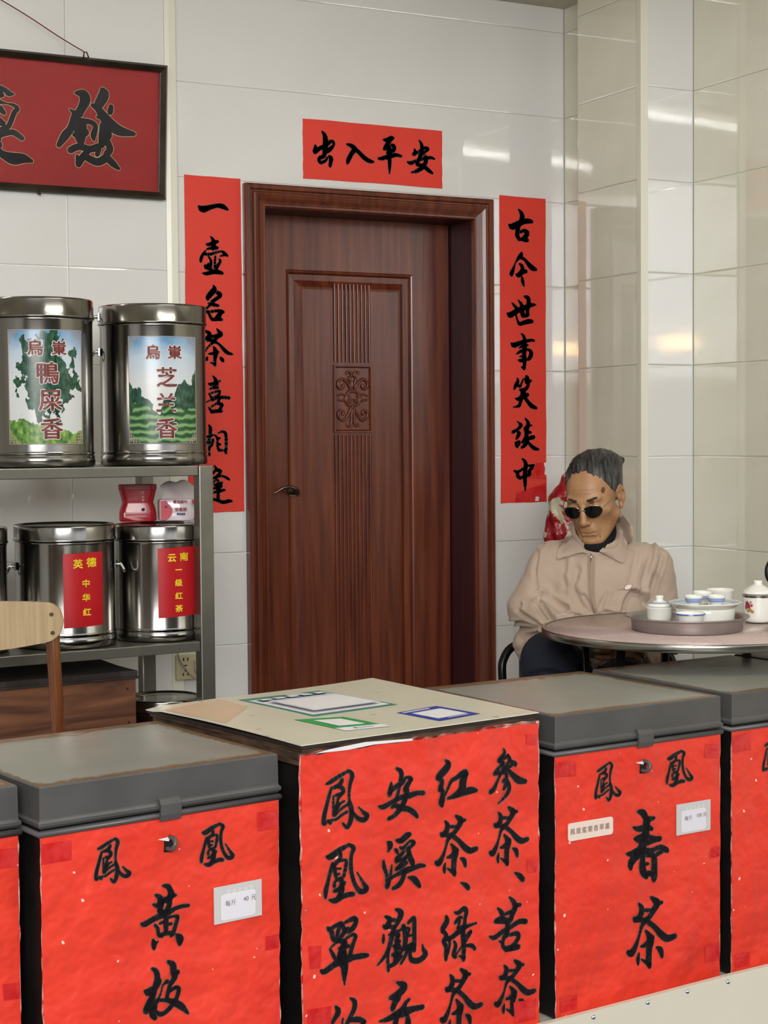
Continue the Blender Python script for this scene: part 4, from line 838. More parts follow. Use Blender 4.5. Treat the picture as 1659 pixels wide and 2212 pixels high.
# ragged boards under the top
bm = bmn(); rnd = random.Random(5)
pts = []
BW_ = [(1.231, 2.676), (1.789, 2.763), (1.723, 3.256), (1.126, 3.20)]
Rz = Matrix.Rotation(-rad(8.84), 2)
def b2l(x, y): v = Rz @ Vector((x-1.231, y-2.676)); return (v.x, v.y)
quad = [b2l(1.231, 2.676), b2l(1.789, 2.763), b2l(1.723, 3.356), b2l(1.126, 3.200)]
def qpt(a, b):
    A = Vector(quad[0]).lerp(Vector(quad[1]), a); B = Vector(quad[3]).lerp(Vector(quad[2]), a); return A.lerp(B, b)
def ragged(z0, z1, ins, jit, name, m, n=16):
    bm = bmn(); P = []
    for (a0, b0, a1, b1) in ((0, 0, 1, 0), (1, 0, 1, 1), (1, 1, 0, 1), (0, 1, 0, 0)):
        for k in range(n):
            t = k/n; a = a0+(a1-a0)*t; b = b0+(b1-b0)*t
            a = 0.5+(a-0.5)*(1-ins/0.28)+rnd.uniform(-jit, jit); b = 0.5+(b-0.5)*(1-ins/0.28)+rnd.uniform(-jit, jit)
            P.append(tuple(qpt(a, b)))
    prism(bm, P, 'z', z0, z1); return bobj(name, bm, m, bx)
ragged(bh-0.002, bh+0.004, 0.006, 0.003, 'backing_board', M['oldwood'])
ragged(bh+0.0042, bh+0.010, 0.002, 0.004, 'backing_board', M['darkwood'])
# cream top sheet, a little warped, overhanging
n = 18; V = []; Fc = []
def top_z(a, b): return bh+0.0125 + 0.004*math.sin(PI*b)*(1-a) + 0.002*math.sin(5*a+1)*b - 0.003*(a < 0.04)*(b > 0.9)
for j in range(n+1):
    for i in range(n+1):
        a, b = i/n, j/n; p = qpt(a, b); 
        ca = 0.03 if (i == 0 and j == n) else 0
        V.append((p.x, p.y, top_z(a, b)))
m1 = len(V)
for v in V[:m1]: pass
V += [(x, y, z-0.0018) for x, y, z in V[:m1]]
for j in range(n):
    for i in range(n):
        q = j*(n+1)+i; Fc.append((q, q+1, q+n+2, q+n+1)); Fc.append((q+m1, q+n+1+m1, q+n+2+m1, q+1+m1))
E_ = [i for i in range(n)]
def rim(a, b): Fc.append((a, b, b+m1, a+m1))
for i in range(n): rim(i, i+1); rim(n*(n+1)+i+1, n*(n+1)+i); rim((i+1)*(n+1), i*(n+1)); rim(i*(n+1)+n, (i+1)*(n+1)+n)
me = bpy.data.meshes.new('cream_board'); me.from_pydata(V, [], Fc); me.update()
link('cream_board', me, M['cream'], bx, smooth='auto')
mpb = lambda u, z, l: (u, 0.004-l, z-BZ-0.002)
zp0, zp1 = 0.045, 0.674
grid_sheet('torn_backing', -0.002, bw+0.001, zp0, zp1+0.004, 26, 30, mpb, M['paperB'], bx, jit=0.0025, seed=61)
grid_sheet('red_paper', 0.0, bw-0.001, zp0+0.001, zp1, 26, 30, lambda u, z, l: mpb(u, z, l*0.4+0.0016), M['paperC'], bx, jit=0.0020, wave=0.0016, seed=62)
write_ink(bx, 'center', mpb, lift=0.0020)
for (a, b, c, d_) in [(0.012, 0.04, 0.330, 0.285), (0.008, 0.06, 0.215, 0.10), (bw-0.035, bw-0.006, 0.405, 0.375), (bw-0.07, bw-0.01, 0.125, 0.08), (bw-0.035, bw-0.006, 0.655, 0.630)]:
    flat_poly('tape_patch', [(a, c), (b, c-0.004), (b-0.003, d_), (a+0.003, d_+0.003)], mpb, M['tape'], bx, lift=0.0030)
flat_poly('torn_edge_strip', [(0.03, 0.676), (0.10, 0.674), (0.16, 0.677), (0.25, 0.674), (0.25, 0.678), (0.14, 0.684), (0.06, 0.680)], mpb, M['white'], bx, lift=0.0035)
# flat prints on the board top
def top_print(name, pts, m, dz=0.0, parent=None):
    """pts in world xy on the board; subdivided so that they follow the warp"""
    bm = bmn(); n = 8
    P = [Vector(b2l(*p)) for p in pts]
    G = []
    for j in range(n+1):
        row = []
        for i in range(n+1):
            p = P[0].lerp(P[1], i/n).lerp(P[3].lerp(P[2], i/n), j/n)
            # board parameters of p
            ex = (Vector(quad[1])-Vector(quad[0])); ey = (Vector(quad[3])-Vector(quad[0]))
            det = ex.x*ey.y-ex.y*ey.x; d = p-Vector(quad[0])
            a = (d.x*ey.y-d.y*ey.x)/det; b = (ex.x*d.y-ex.y*d.x)/det
            row.append(bm.verts.new((p.x, p.y, top_z(min(max(a, 0.05), 1), min(max(b, 0), 1))+0.0008+dz)))
        G.append(row)
    for j in range(n):
        for i in range(n): bm.faces.new([G[j][i], G[j][i+1], G[j+1][i+1], G[j+1][i]])
    return bobj(name, bm, m, parent)
def sub(P, a0, a1, b0, b1):
    V_ = [Vector(p) for p in P]
    f = lambda a, b: tuple(V_[0].lerp(V_[1], a).lerp(V_[3].lerp(V_[2], a), b))
    return [f(a0, b0), f(a1, b0), f(a1, b1), f(a0, b1)]
def poster(label, P, layers, grp=None):
    r = empty('payment_sticker', (0, 0, 0), label=label, cat='sticker', group='payment stickers on the cream board')
    r.matrix_world = chest_matrix((1.231, 2.676), 8.84)
    for k, (nm, rect, m) in enumerate(layers):
        top_print(nm, sub(P, *rect), m, 0.0004*k, r)
    return r
TL = [(1.327, 3.200), (1.537, 3.248), (1.590, 2.985), (1.372, 2.925)]
poster('largest teal and white payment poster lying on the cream board', TL,
       [('teal_print', (0, 1, 0, 1), M['teal']), ('white_print', (0.04, 0.96, 0.10, 0.95), M['white']), ('white_print', (0.55, 0.75, 0.02, 0.10), M['lilac'])] +
       [('outlined_square', (0.10+0.165*i, 0.235+0.165*i, 0.14, 0.24), M['tealln']) for i in range(5)] +
       [('outlined_square', (0.115+0.165*i, 0.22+0.165*i, 0.155, 0.225), M['white']) for i in range(5)] +
       [('lilac_print', (0.10, 0.90, 0.30, 0.90), M['lilac']), ('white_print', (0.13, 0.87, 0.37, 0.88), M['white'])])
GR = [(1.322, 2.906), (1.423, 2.895), (1.458, 2.762), (1.360, 2.756)]
poster('small green and white payment sticker near the front of the cream board', GR,
       [('green_print', (0, 1, 0, 0.78), M['green']), ('white_print', (0, 1, 0.78, 1), M['white']), ('white_print', (0.22, 0.78, 0.16, 0.68), M['white']), ('green_print', (0.3, 0.36, 0.86, 0.92), M['green']), ('lilac_print', (0.40, 0.72, 0.87, 0.91), M['lilac'])])
BL = [(1.538, 2.892), (1.650, 2.930), (1.678, 2.803), (1.566, 2.768)]
poster('small dark blue payment sticker near the right side of the cream board', BL,
       [('blue_print', (0, 1, 0, 1), M['blue']), ('white_print', (0.14, 0.86, 0.22, 0.84), M['white']), ('white_print', (0.05, 0.7, 0.08, 0.14), M['white']), ('white_print', (0.3, 0.8, 0.90, 0.94), M['lilac'])])
stn = empty('faded_stain', (0, 0, 0), label='peach coloured faded patch on the left corner of the cream board', cat='stain')
stn.matrix_world = chest_matrix((1.231, 2.676), 8.84)
top_print('stain_patch', [(1.145, 3.15), (1.30, 3.23), (1.31, 3.10), (1.19, 2.93)], M['peach'], -0.0003, stn)

# ================================================================== STEEL RACK AND WHAT STANDS ON IT
RY = rad(4.0)
RA = Vector((1.670, 4.250, 0))
rack = empty('steel_rack', RA, RY, label='stainless steel rack carrying the tea canisters against the left wall', cat='rack')
RWD, RDP, RTOP, RMID, RLOW = 1.25, 0.42, 1.169, 0.690, 0.150
for i, (x, y) in enumerate(((0, 0), (0, RDP-0.02), (-RWD, 0), (-RWD, RDP-0.02))):
    bm = bmn(); box(bm, x-0.020, x+0.022, y-0.016, y+0.022, 0.0, RTOP-0.0005, bev=0.003); bobj('post', bm, M['steeldull'], rack)
for z in (RTOP, RMID, RLOW):
    bm = bmn(); box(bm, -RWD+0.023, -0.021, -0.012, 0.012, z-0.028, z-0.0004, bev=0.002); bobj('front_rail', bm, M['steeldull'], rack)
    bm = bmn(); box(bm, -RWD+0.023, -0.021, RDP-0.034, RDP-0.012, z-0.028, z-0.0004, bev=0.002); bobj('rear_rail', bm, M['steeldull'], rack)
    bm = bmn(); box(bm, -0.012, 0.012, 0.023, RDP-0.037, z-0.028, z-0.0004, bev=0.002); bobj('side_rail', bm, M['steeldull'], rack)
    bm = bmn(); box(bm, -RWD+0.02, -0.0125, 0.0125, RDP-0.0345, z-0.008, z-0.001); bobj('shelf_plate', bm, M['steeldull'], rack)
def rk(x, y): v = Matrix.Rotation(RY, 2) @ Vector((x, y)); return (RA.x+v.x, RA.y+v.y)

def canister(name, xy, z, r, h, label, lidh=0.054, band=0.030, handles=(70,), cat='canister', grp='steel tea canisters on the rack', handle_z=(0.80,)):
    """lathe body, separate lid, ear loops; local -y faces the camera"""
    ang = math.atan2(xy[0], xy[1])
    o = empty(name, (xy[0], xy[1], z), -ang, label=label, cat=cat, group=grp)
    hb = h-lidh
    bm = bmn(); lathe(bm, [(0, 0.001), (r*0.97, 0.001), (r, 0.004), (r, band-0.003), (r*0.985, band), (r*0.985, band+0.002), (r*1.002, band+0.006), (r*0.99, band+0.010), (r*0.985, band+0.012), (r*0.985, hb-0.008), (r*0.99, hb-0.004), (r*0.995, hb), (r*0.9, hb), (0, hb)], 72)
    bobj('canister_body', bm, M['steelcan'], o)
    bm = bmn(); lathe(bm, [(r*0.99, hb+0.0012), (r*1.018, hb+0.002), (r*1.022, hb+0.005), (r*1.008, hb+0.008), (r*1.005, h-0.006), (r*0.995, h-0.001), (r*0.97, h), (r*0.955, h-0.004), (r*0.93, h-0.006), (r*0.6, h-0.005), (0, h-0.003)], 72)
    bobj('canister_lid', bm, M['steelcan'], o)
    for a in handles:
        for hz in handle_z:
            ca, sa = math.sin(rad(a)), -math.cos(rad(a))
            def q(rr, w, zz): return (ca*rr - sa*w*-1*0 + (-sa)*w, sa*rr + ca*w, zz)
            zz = h*hz
            bm = bmn(); tube(bm, catmull([q(r+0.001, -0.016, zz+0.014), q(r+0.014, -0.016, zz+0.013), q(r+0.024, -0.010, zz-0.006), q(r+0.024, 0.010, zz-0.006), q(r+0.014, 0.016, zz+0.013), q(r+0.001, 0.016, zz+0.014)], 5), 0.0035, 8)
            bobj('handle', bm, M['chrome'], o)
            bm = bmn(); bmesh.ops.create_cube(bm, size=1, matrix=Matrix.Translation(q(r+0.0015, 0, zz+0.014)) @ Matrix.Rotation(math.atan2(sa, ca), 4, 'Z') @ Matrix.Diagonal((0.004, 0.045, 0.02, 1)))
            bobj('handle_plate', bm, M['steelcan'], o)
    return o
def cyl_map(r, uc=0.0):
    """u metres measured as chord x from the front, wrapped on the drum"""
    return lambda u, z, l: (max(-r*0.999, min(r*0.999, u))*(1+l/r), -math.sqrt(max(0, r*r-min(u*u, r*r*0.998)))*(1+l/r), z)
def px_chord(px, cx, R, r): return (px-cx)/R*r

def on_shelf(px_, z, r, front):
    """point on the rack shelf whose image column is px_, standing r+front behind the front rail"""
    lat = (px_-829.5)/3597.8
    # ray in plan
    dx, dy = lat*math.cos(YAW)+math.sin(YAW), math.cos(YAW)-lat*math.sin(YAW)
    n = Vector((-math.sin(RY), math.cos(RY)))
    p = Vector((RA.x, RA.y)) + n*(r+front)
    t = n.dot(p)/(n.x*dx+n.y*dy)
    return (dx*t, dy*t)

CH, CR_ = 0.438, 0.1475
c_b = canister('tea_canister', on_shelf(334.5, RTOP, 0.15, 0.012), RTOP, CR_, CH, 'large steel canister with tea garden picture label, at the right end of the top shelf', handles=(-84,), handle_z=(0.90, 0.68))
c_a = canister('tea_canister', on_shelf(86, RTOP, 0.15, 0.012), RTOP, CR_+0.001, CH+0.006, 'large steel canister with a big tree picture label, on the top shelf', handles=(), handle_z=(0.90,))
def picture_label(o, r, u0, u1, z0, z1, m, chars, small):
    mp = cyl_map(r*0.986)
    n = 36; V = []; Fc = []; UV = []
    for j in range(2):
        for i in range(n+1):
            V.append(mp(u0+(u1-u0)*i/n, z0+(z1-z0)*j, 0.0024)); UV.append((i/n, j))
    for i in range(n): Fc.append((i, i+1, n+2+i, n+1+i))
    lab = empty('picture_label', (0, 0, 0)); lab.parent = o
    me = bpy.data.meshes.new('label_picture'); me.from_pydata(V, [], Fc); me.update()
    uvl = me.uv_layers.new(name='UVMap')
    for lp in me.loops: uvl.data[lp.index].uv = UV[lp.vertex_index]
    link('label_picture', me, m, lab)
    # fret border: thin lines and squared hooks in the corners
    def line(bm, a, b, w, lift):
        k = 14
        for s in range(k):
            t0, t1 = s/k, (s+1)/k
            p = (a[0]+(b[0]-a[0])*t0, a[1]+(b[1]-a[1])*t0); q = (a[0]+(b[0]-a[0])*t1, a[1]+(b[1]-a[1])*t1)
            if abs(b[0]-a[0]) > abs(b[1]-a[1]): P = [(p[0], p[1]-w), (q[0], q[1]-w), (q[0], q[1]+w), (p[0], p[1]+w)]
            else: P = [(p[0]-w, p[1]), (p[0]+w, p[1]), (q[0]+w, q[1]), (q[0]-w, q[1])]
            bm.faces.new([bm.verts.new(mp(x, z, lift)) for x, z in P])
    bm = bmn(); w = 0.0009
    for a, b in (((u0, z0), (u1, z0)), ((u0, z1), (u1, z1)), ((u0, z0), (u0, z1)), ((u1, z0), (u1, z1))): line(bm, a, b, w, 0.0028)
    for sx, x in ((1, u0), (-1, u1)):
        for sz, z in ((1, z0), (-1, z1)):
            S = 0.0135
            for (a, b, c, d) in ((0, 1, 1.6, 1), (1.6, 0, 1.6, 1), (1, 0, 1, 1.6), (0, 1.6, 1, 1.6), (1.0, 0.45, 2.5, 0.45), (2.5, 0, 2.5, 0.45), (0.45, 1, 0.45, 2.5), (0, 2.5, 0.45, 2.5), (0.45, 0.45, 1, 0.45), (0.45, 0.45, 0.45, 1)):
                line(bm, (x+sx*a*S*0.8, z+sz*b*S), (x+sx*c*S*0.8, z+sz*d*S), w, 0.0028)
    bobj('fret_border', bm, mat('label_border', '#a98f86', 0.4), lab)
    put_text('writing_outline', chars, mp, M['white'], lab, lift=0.0034, offset=0.0032)
    put_text('writing', chars, mp, mat('label_brown', '#7c3a34', 0.4), lab, lift=0.0040, offset=0.0012, each=True)
k_ = CR_/112.0
def zc(y, y0=1003.0, s=1315e-6): return (y0-y)*s
picture_label(c_b, CR_, (286-334.5)*k_, (420-334.5)*k_, zc(957), zc(738), M['pict_hill'],
    [('烏', (335-334.5)*k_, zc(770), 0.040), ('崬', (378-334.5)*k_, zc(770), 0.038), ('芝', (362-334.5)*k_, zc(821), 0.056), ('兰', (360-334.5)*k_, zc(873), 0.056), ('香', (360-334.5)*k_, zc(926), 0.058)], True)
picture_label(c_a, CR_, (31-86)*k_, (170-86)*k_, zc(956), zc(731), M['pict_tree'],
    [('烏', (82-86)*k_, zc(766), 0.042), ('崬', (127-86)*k_, zc(767), 0.038), ('鴨', (105-86)*k_, zc(816), 0.060), ('屎', (109-86)*k_, zc(870), 0.060), ('香', (111-86)*k_, zc(926), 0.058)], True)

LR1, LR2 = 0.134, 0.122
c_e = canister('tea_canister', on_shelf(341, RMID, LR2, 0.012), RMID, LR2, 0.318, 'steel canister with red yellow-lettered label at the right end of the middle shelf', lidh=0.044, band=0.026, handles=())
c_d = canister('tea_canister', on_shelf(138, RMID, LR1, 0.004), RMID, LR1, 0.326, 'steel canister behind the plywood chair back, with a red label of yellow characters', lidh=0.044, band=0.030, handles=(84, -80), handle_z=(0.62,))
c_f = canister('tea_canister', on_shelf(-92, RMID, LR1, 0.010), RMID, LR1*0.93, 0.325, 'steel canister at the left edge of the middle shelf, mostly cut off', lidh=0.044, band=0.030, handles=())
def red_label(o, r, u0, u1, z0, z1, rows):
    mp = cyl_map(r*0.986)
    n = 24; V = []; Fc = []
    for j in range(2):
        for i in range(n+1): V.append(mp(u0+(u1-u0)*i/n, z0+(z1-z0)*j+0.004*(i/n), 0.0014))
    for i in range(n): Fc.append((i, i+1, n+2+i, n+1+i))
    lab = empty('red_label', (0, 0, 0)); lab.parent = o
    me = bpy.data.meshes.new('label_sheet'); me.from_pydata(V, [], Fc); me.update(); link('label_sheet', me, M['redlab'], lab)
    put_text('yellow_character', rows, mp, M['yellow'], lab, lift=0.0034, offset=0.0007, each=True)
q1 = LR1/103.0; zq = lambda y, y0=1391.0: (y0-y)*1.30e-3
red_label(c_d, LR1, (134-138)*q1, (212-138)*q1, zq(1347), zq(1197), [('英', (163-138)*q1, zq(1217), 0.025), ('德', (189-138)*q1, zq(1215), 0.026), ('中', (178-138)*q1, zq(1257), 0.021), ('华', (178-138)*q1, zq(1286), 0.021), ('红', (179-138)*q1, zq(1315), 0.021)])
q2 = LR2/92.0; zq2 = lambda y: (1384.0-y)*1.30e-3
red_label(c_e, LR2, (339-341)*q2, (414-341)*q2, zq2(1333), zq2(1188), [('云', (367-341)*q2, zq2(1208), 0.024), ('南', (391-341)*q2, zq2(1206), 0.024), ('一', (380-341)*q2, zq2(1233), 0.018), ('级', (380-341)*q2, zq2(1260), 0.020), ('红', (380-341)*q2, zq2(1287), 0.020), ('茶', (380-341)*q2, zq2(1314), 0.020)])
c_g = canister('small_canister', on_shelf(345, RLOW, 0.106, 0.05), RLOW, 0.106, 0.372, 'short steel canister with a dark lid on the bottom shelf below the wall socket', lidh=0.035, band=0.02, handles=())

# red tin and tissue pack on the lid of the right middle canister
ex, ey = on_shelf(341, RMID, LR2, 0.012)
TZ = RMID+0.318
def near(px_, dep): # column px_, distance dep along the view
    lat = (px_-829.5)/3597.8*dep
    return (lat*math.cos(YAW)+dep*math.sin(YAW), dep*math.cos(YAW)-lat*math.sin(YAW))
tin = empty('red_tin', (*near(297, 4.742), TZ), -rad(17), label='red waisted tea tin standing on the right middle canister', cat='tin')
bm = bmn()
def tin_ring(w, d, z): return [bm.verts.new((x, y, z)) for x, y in rrect(w, d, 0.018, 4)]
prof = [(0.100, 0.062, 0.0005), (0.105, 0.066, 0.004), (0.104, 0.066, 0.022), (0.100, 0.064, 0.036), (0.089, 0.060, 0.051), (0.087, 0.060, 0.054), (0.093, 0.062, 0.066), (0.103, 0.066, 0.086), (0.105, 0.067, 0.0905)]
R = [tin_ring(*p) for p in prof]
for a, b in zip(R, R[1:]):
    for k in range(len(a)): bm.faces.new([a[k], a[(k+1) % len(a)], b[(k+1) % len(a)], b[k]])
bm.faces.new(R[0]); bm.faces.new(R[-1])
bobj('tin_body', bm, M['redtin'], tin, smooth='auto')
bm = bmn(); R = [tin_ring(*p) for p in [(0.107, 0.069, 0.0915), (0.107, 0.069, 0.104), (0.104, 0.066, 0.1055)]]
for a, b in zip(R, R[1:]):
    for k in range(len(a)): bm.faces.new([a[k], a[(k+1) % len(a)], b[(k+1) % len(a)], b[k]])
bm.faces.new(R[0]); bm.faces.new(R[-1]); bobj('tin_lid', bm, M['redtin'], tin, smooth='auto')
mt = lambda u, z, l: (u, -0.0345-l, z)
put_text('small_writing', [('红', 0.014, 0.083, 0.008), ('·', 0.014, 0.076, 0.008), ('韵', 0.014, 0.070, 0.007), ('茶', 0.014, 0.061, 0.007), ('心', 0.014, 0.052, 0.007)], mt, M['stick'], tin, lift=0.001)
put_text('seal', [('印', 0.014, 0.034, 0.009)], mt, M['seal'], tin, lift=0.001, offset=0.0008)
flat_poly('seal_sticker', [(-0.040, 0.014), (-0.036, 0.014), (-0.036, 0.026), (-0.040, 0.026)], mt, M['stick'], tin, lift=0.001)
tp = empty('tissue_pack', (*near(383, 4.742), TZ), -rad(15), label='pink and white pack of tissues with a loose sheet pulled out, beside the red tin', cat='tissues')
bm = bmn(); box(bm, -0.054, 0.057, -0.032, 0.030, 0.0005, 0.066, bev=0.008)
for v in bm.verts:
    v.co.y += -0.004*math.cos(v.co.x*40); v.co.z += 0.003*math.sin(v.co.x*60+1) if v.co.z > 0.03 else 0
bobj('pack_body', bm, mat('tissue_film', '#ddd2d2', 0.22, coat=0.6, bump=0.5, bscale=60), tp, smooth='auto')
mt2 = lambda u, z, l: (u, -0.0375-l, z)
flat_poly('pink_print', [(-0.050, 0.004)] + [(-0.050+0.032*math.sin(rad(a)), 0.030-0.027*math.cos(rad(a))) for a in range(20, 150, 12)] + [(-0.035, 0.060), (-0.050, 0.058)], mt2, M['pink'], tp, lift=0.0006)
flat_poly('pink_print', [(0.054, 0.004), (0.040, 0.004), (0.048, 0.020), (0.050, 0.036), (0.038, 0.052), (0.036, 0.062), (0.054, 0.060)], mt2, M['pink'], tp, lift=0.0006)
put_text('printed_words', [('精选面巾', 0.004, 0.056, 0.010), ('好柔韧', 0.006, 0.034, 0.011)], mt2, M['pink'], tp, lift=0.001, offset=0.0003)
put_text('printed_words', [('柔软亲肤', 0.006, 0.021, 0.006), ('软', -0.036, 0.042, 0.008)], mt2, M['blue'], tp, lift=0.0012, offset=0.0003)
bm = bmn(); V = []; n = 14
for j in range(9):
    for i in range(n+1):
        a, b = i/n, j/8
        x = -0.045+0.10*a*(1-0.12*b)+0.004*math.sin(9*b+3*a); y = 0.016*math.sin(7*a+2*b)*(0.5+b*0.6)-0.01*math.sin(PI*b)
        z = 0.064+(0.040+0.012*math.sin(PI*a)+0.004*math.sin(11*a))*math.sin(b*PI*0.62)
        V.append(bm.verts.new((x, y-0.002, z)))
for j in range(8):
    for i in range(n): q = j*(n+1)+i; bm.faces.new([V[q], V[q+1], V[q+n+2], V[q+n+1]])
bobj('tissue_sheet', bm, mat('tissue', '#cfc4c4', 0.8), tp, smooth=True)

# wooden box on the bottom shelf
wbx = empty('wooden_box', (*rk(-0.215, 0.03), RLOW), RY, label='brown grained wooden box under the middle shelf behind the chair', cat='box')
BWd, BDp, BHt = 0.72, 0.30, 0.455
for nm, a in (('front_panel', (-BWd, 0, 0, 0.016, 0.0, BHt)), ('rear_panel', (-BWd, 0, BDp-0.016, BDp, 0, BHt)), ('side_panel', (-0.014, 0, 0.0165, BDp-0.0165, 0, BHt-0.004)), ('side_panel', (-BWd, -BWd+0.014, 0.0165, BDp-0.0165, 0, BHt-0.004))):
    bm = bmn(); box(bm, a[0], a[1], a[2]-0.05, a[3]-0.05, a[4], a[5], bev=0.002); bobj(nm, bm, M['boxwood'], wbx)
rnd = random.Random(9)
bm = bmn()
edge = [(-BWd-0.01, -0.056)] + [(-BWd + (BWd+0.006)*k/16, -0.056+rnd.uniform(-0.004, 0.003)) for k in range(1, 17)] + [(0.004+rnd.uniform(-0.004, 0.006), -0.05+0.3*k/5) for k in range(1, 6)] + [(-BWd-0.01, BDp-0.05)]
prism(bm, edge, 'z', BHt+0.0005, BHt+0.007); bobj('lid_board', bm, M['darkwood'], wbx)
bm = bmn(); edge = [(x*0.995-0.004, y+0.003+rnd.uniform(-0.002, 0.003)) for x, y in edge]
prism(bm, edge, 'z', BHt+0.0075, BHt+0.022); bobj('lid_board', bm, M['darkwood'], wbx)
for (x, z) in ((-0.022, 0.34), (-0.02, 0.24), (-0.025, 0.43)):
    bm = bmn(); tube(bm, [(x, -0.0505, z), (x, -0.052, z)], 0.003, 8); bobj('nail', bm, M['dark'], wbx)

# ---- the chair in front of the rack
def LD(lat, dep): return (lat*math.cos(YAW)+dep*math.sin(YAW), dep*math.cos(YAW)-lat*math.sin(YAW))
cxy = LD((-62-829.5)/3597.8*3.83, 3.83)
chair = empty('wooden_chair', (cxy[0], cxy[1], 0), -YAW+rad(3), label='chair with a pale plywood back on two screws and a dark glossy frame', cat='chair')
bw2 = 0.204; zt_, zb_ = 0.872, 0.755
def cy_(x): return -0.030*(1-(x/bw2)**2)+0.004
out = []
N_ = 60
top = []; bot = []
for i in range(N_+1):
    t = -1+2*i/N_; x = bw2*t
    zt2 = zt_-0.000-0.010*abs(t)**3; zb2 = zb_+0.026*abs(t)**1.6
    e = min(1, max(0, (abs(x)-(bw2-0.036))/0.036)); mid = (zt2+zb2)/2
    hh_ = (zt2-zb2)/2; k = (hh_-0.036+0.036*math.sqrt(max(0, 1-e*e)))/hh_
    top.append((x, mid+(zt2-mid)*k)); bot.append((x, mid-(mid-zb2)*k))
bm = bmn(); rings = []
for (x, z1), (_, z0) in zip(top, bot):
    col = []
    for y in (0, 0.011): col.append([bm.verts.new((x, cy_(x)+y, z0+(z1-z0)*s)) for s in (0, .25, .5, .75, 1)])
    rings.append(col)
for a, b in zip(rings, rings[1:]):
    for s in range(4):
        bm.faces.new([a[0][s], b[0][s], b[0][s+1], a[0][s+1]]); bm.faces.new([a[1][s], a[1][s+1], b[1][s+1], b[1][s]])
    bm.faces.new([a[0][0], a[1][0], b[1][0], b[0][0]]); bm.faces.new([a[0][4], b[0][4], b[1][4], a[1][4]])
bmesh.ops.remove_doubles(bm, verts=bm.verts, dist=1e-6)
cb = bobj('backrest', bm, M['plywood'], chair, smooth='auto')
for s in (-1, 1):
    bm = bmn()
    P = [(s*0.166, 0.052, 0.850), (s*0.170, 0.050, 0.75), (s*0.175, 0.036, 0.58), (s*0.180, 0.012, 0.42), (s*0.186, 0.045, 0.20), (s*0.192, 0.095, 0.0)]
    # rear leg with the back post, leaning
    P = [(s*0.176, 0.020, 0.852), (s*0.178, 0.020, 0.75), (s*0.185, 0.020, 0.60), (s*0.190, 0.022, 0.44), (s*0.196, 0.035, 0.22), (s*0.205, 0.06, 0.0)]
    tube(bm, catmull(P, 6), [0.0165, 0.0155], 14, sx=1.0); bobj('leg', bm, M['chairwood'], chair)
    bm = bmn(); tube(bm, [(s*0.185, -0.36, 0.42), (s*0.195, -0.37, 0.2), (s*0.20, -0.375, 0.0)], [0.018, 0.012], 12); bobj('leg', bm, M['chairwood'], chair)
    bm = bmn(); box(bm, s*0.186-0.010, s*0.186+0.010, -0.345, 0.012, 0.385, 0.418, bev=0.003); bobj('seat_rail', bm, M['chairwood'], chair)
    for z in (0.838, 0.795):
        bm = bmn(); xx = s*(0.178 if z > .81 else 0.180)
        tube(bm, [(xx, cy_(xx)+0.001, z), (xx, cy_(xx)-0.0035, z)], [0.0052, 0.0038], 12); bobj('screw', bm, mat('screw_brass', '#5a4f38', 0.3, 0.9), cb)
bm = bmn()
pts = [(x, y) for x, y in rrect(0.40, 0.39, 0.05, 5, cx=0, cy=-0.185)]
prism(bm, pts, 'z', 0.4185, 0.430); bobj('seat', bm, M['plywood'], chair)

# ================================================================== TABLE AND TEA THINGS
TX, TY, TR, TZT = 2.634, 3.362, 0.372, 0.755
tab = empty('round_table', (TX, TY, 0), 0, label='round folding table with a metal rim holding the tea tray', cat='table')
bm = bmn(); lathe(bm, [(0, TZT-0.016), (TR-0.002, TZT-0.016), (TR-0.002, TZT-0.0008), (0, TZT-0.0004)], 96); bobj('tabletop', bm, M['tabletop'], tab)
bm = bmn(); lathe(bm, [(TR-0.0015, TZT-0.018), (TR+0.0015, TZT-0.0195), (TR+0.004, TZT-0.017), (TR+0.0045, TZT-0.003), (TR+0.003, TZT), (TR-0.001, TZT+0.0006), (TR-0.005, TZT-0.0002), (TR-0.0015, TZT-0.0010)], 96)
bobj('table_rim', bm, M['steel'], tab)
for a, (x0, y0), (x1, y1) in ((0, (-0.20, -0.20), (-0.05, 0.30)), (1, (0.20, -0.20), (0.20, 0.30))):
    bm = bmn(); tube(bm, [(x0, y0, TZT-0.026), (x0, y1, TZT-0.026)], 0.009, 8); bobj('under_rail', bm, M['blacktube'], tab)
for s in (-1, 1):
    for (xa, ya, yb) in ((0.20, 0.02, 0.10), (0.13, 0.28, 0.26)):
        bm = bmn(); tube(bm, [(s*xa, ya, TZT-0.035), (s*xa, yb, 0.0)], 0.0105, 10, sx=1.3); bobj('leg', bm, M['blacktube'], tab)
bm = bmn(); tube(bm, [(-0.20, 0.062, 0.36), (0.20, 0.062, 0.36)], 0.006, 8); bobj('cross_bar', bm, M['blacktube'], tab)

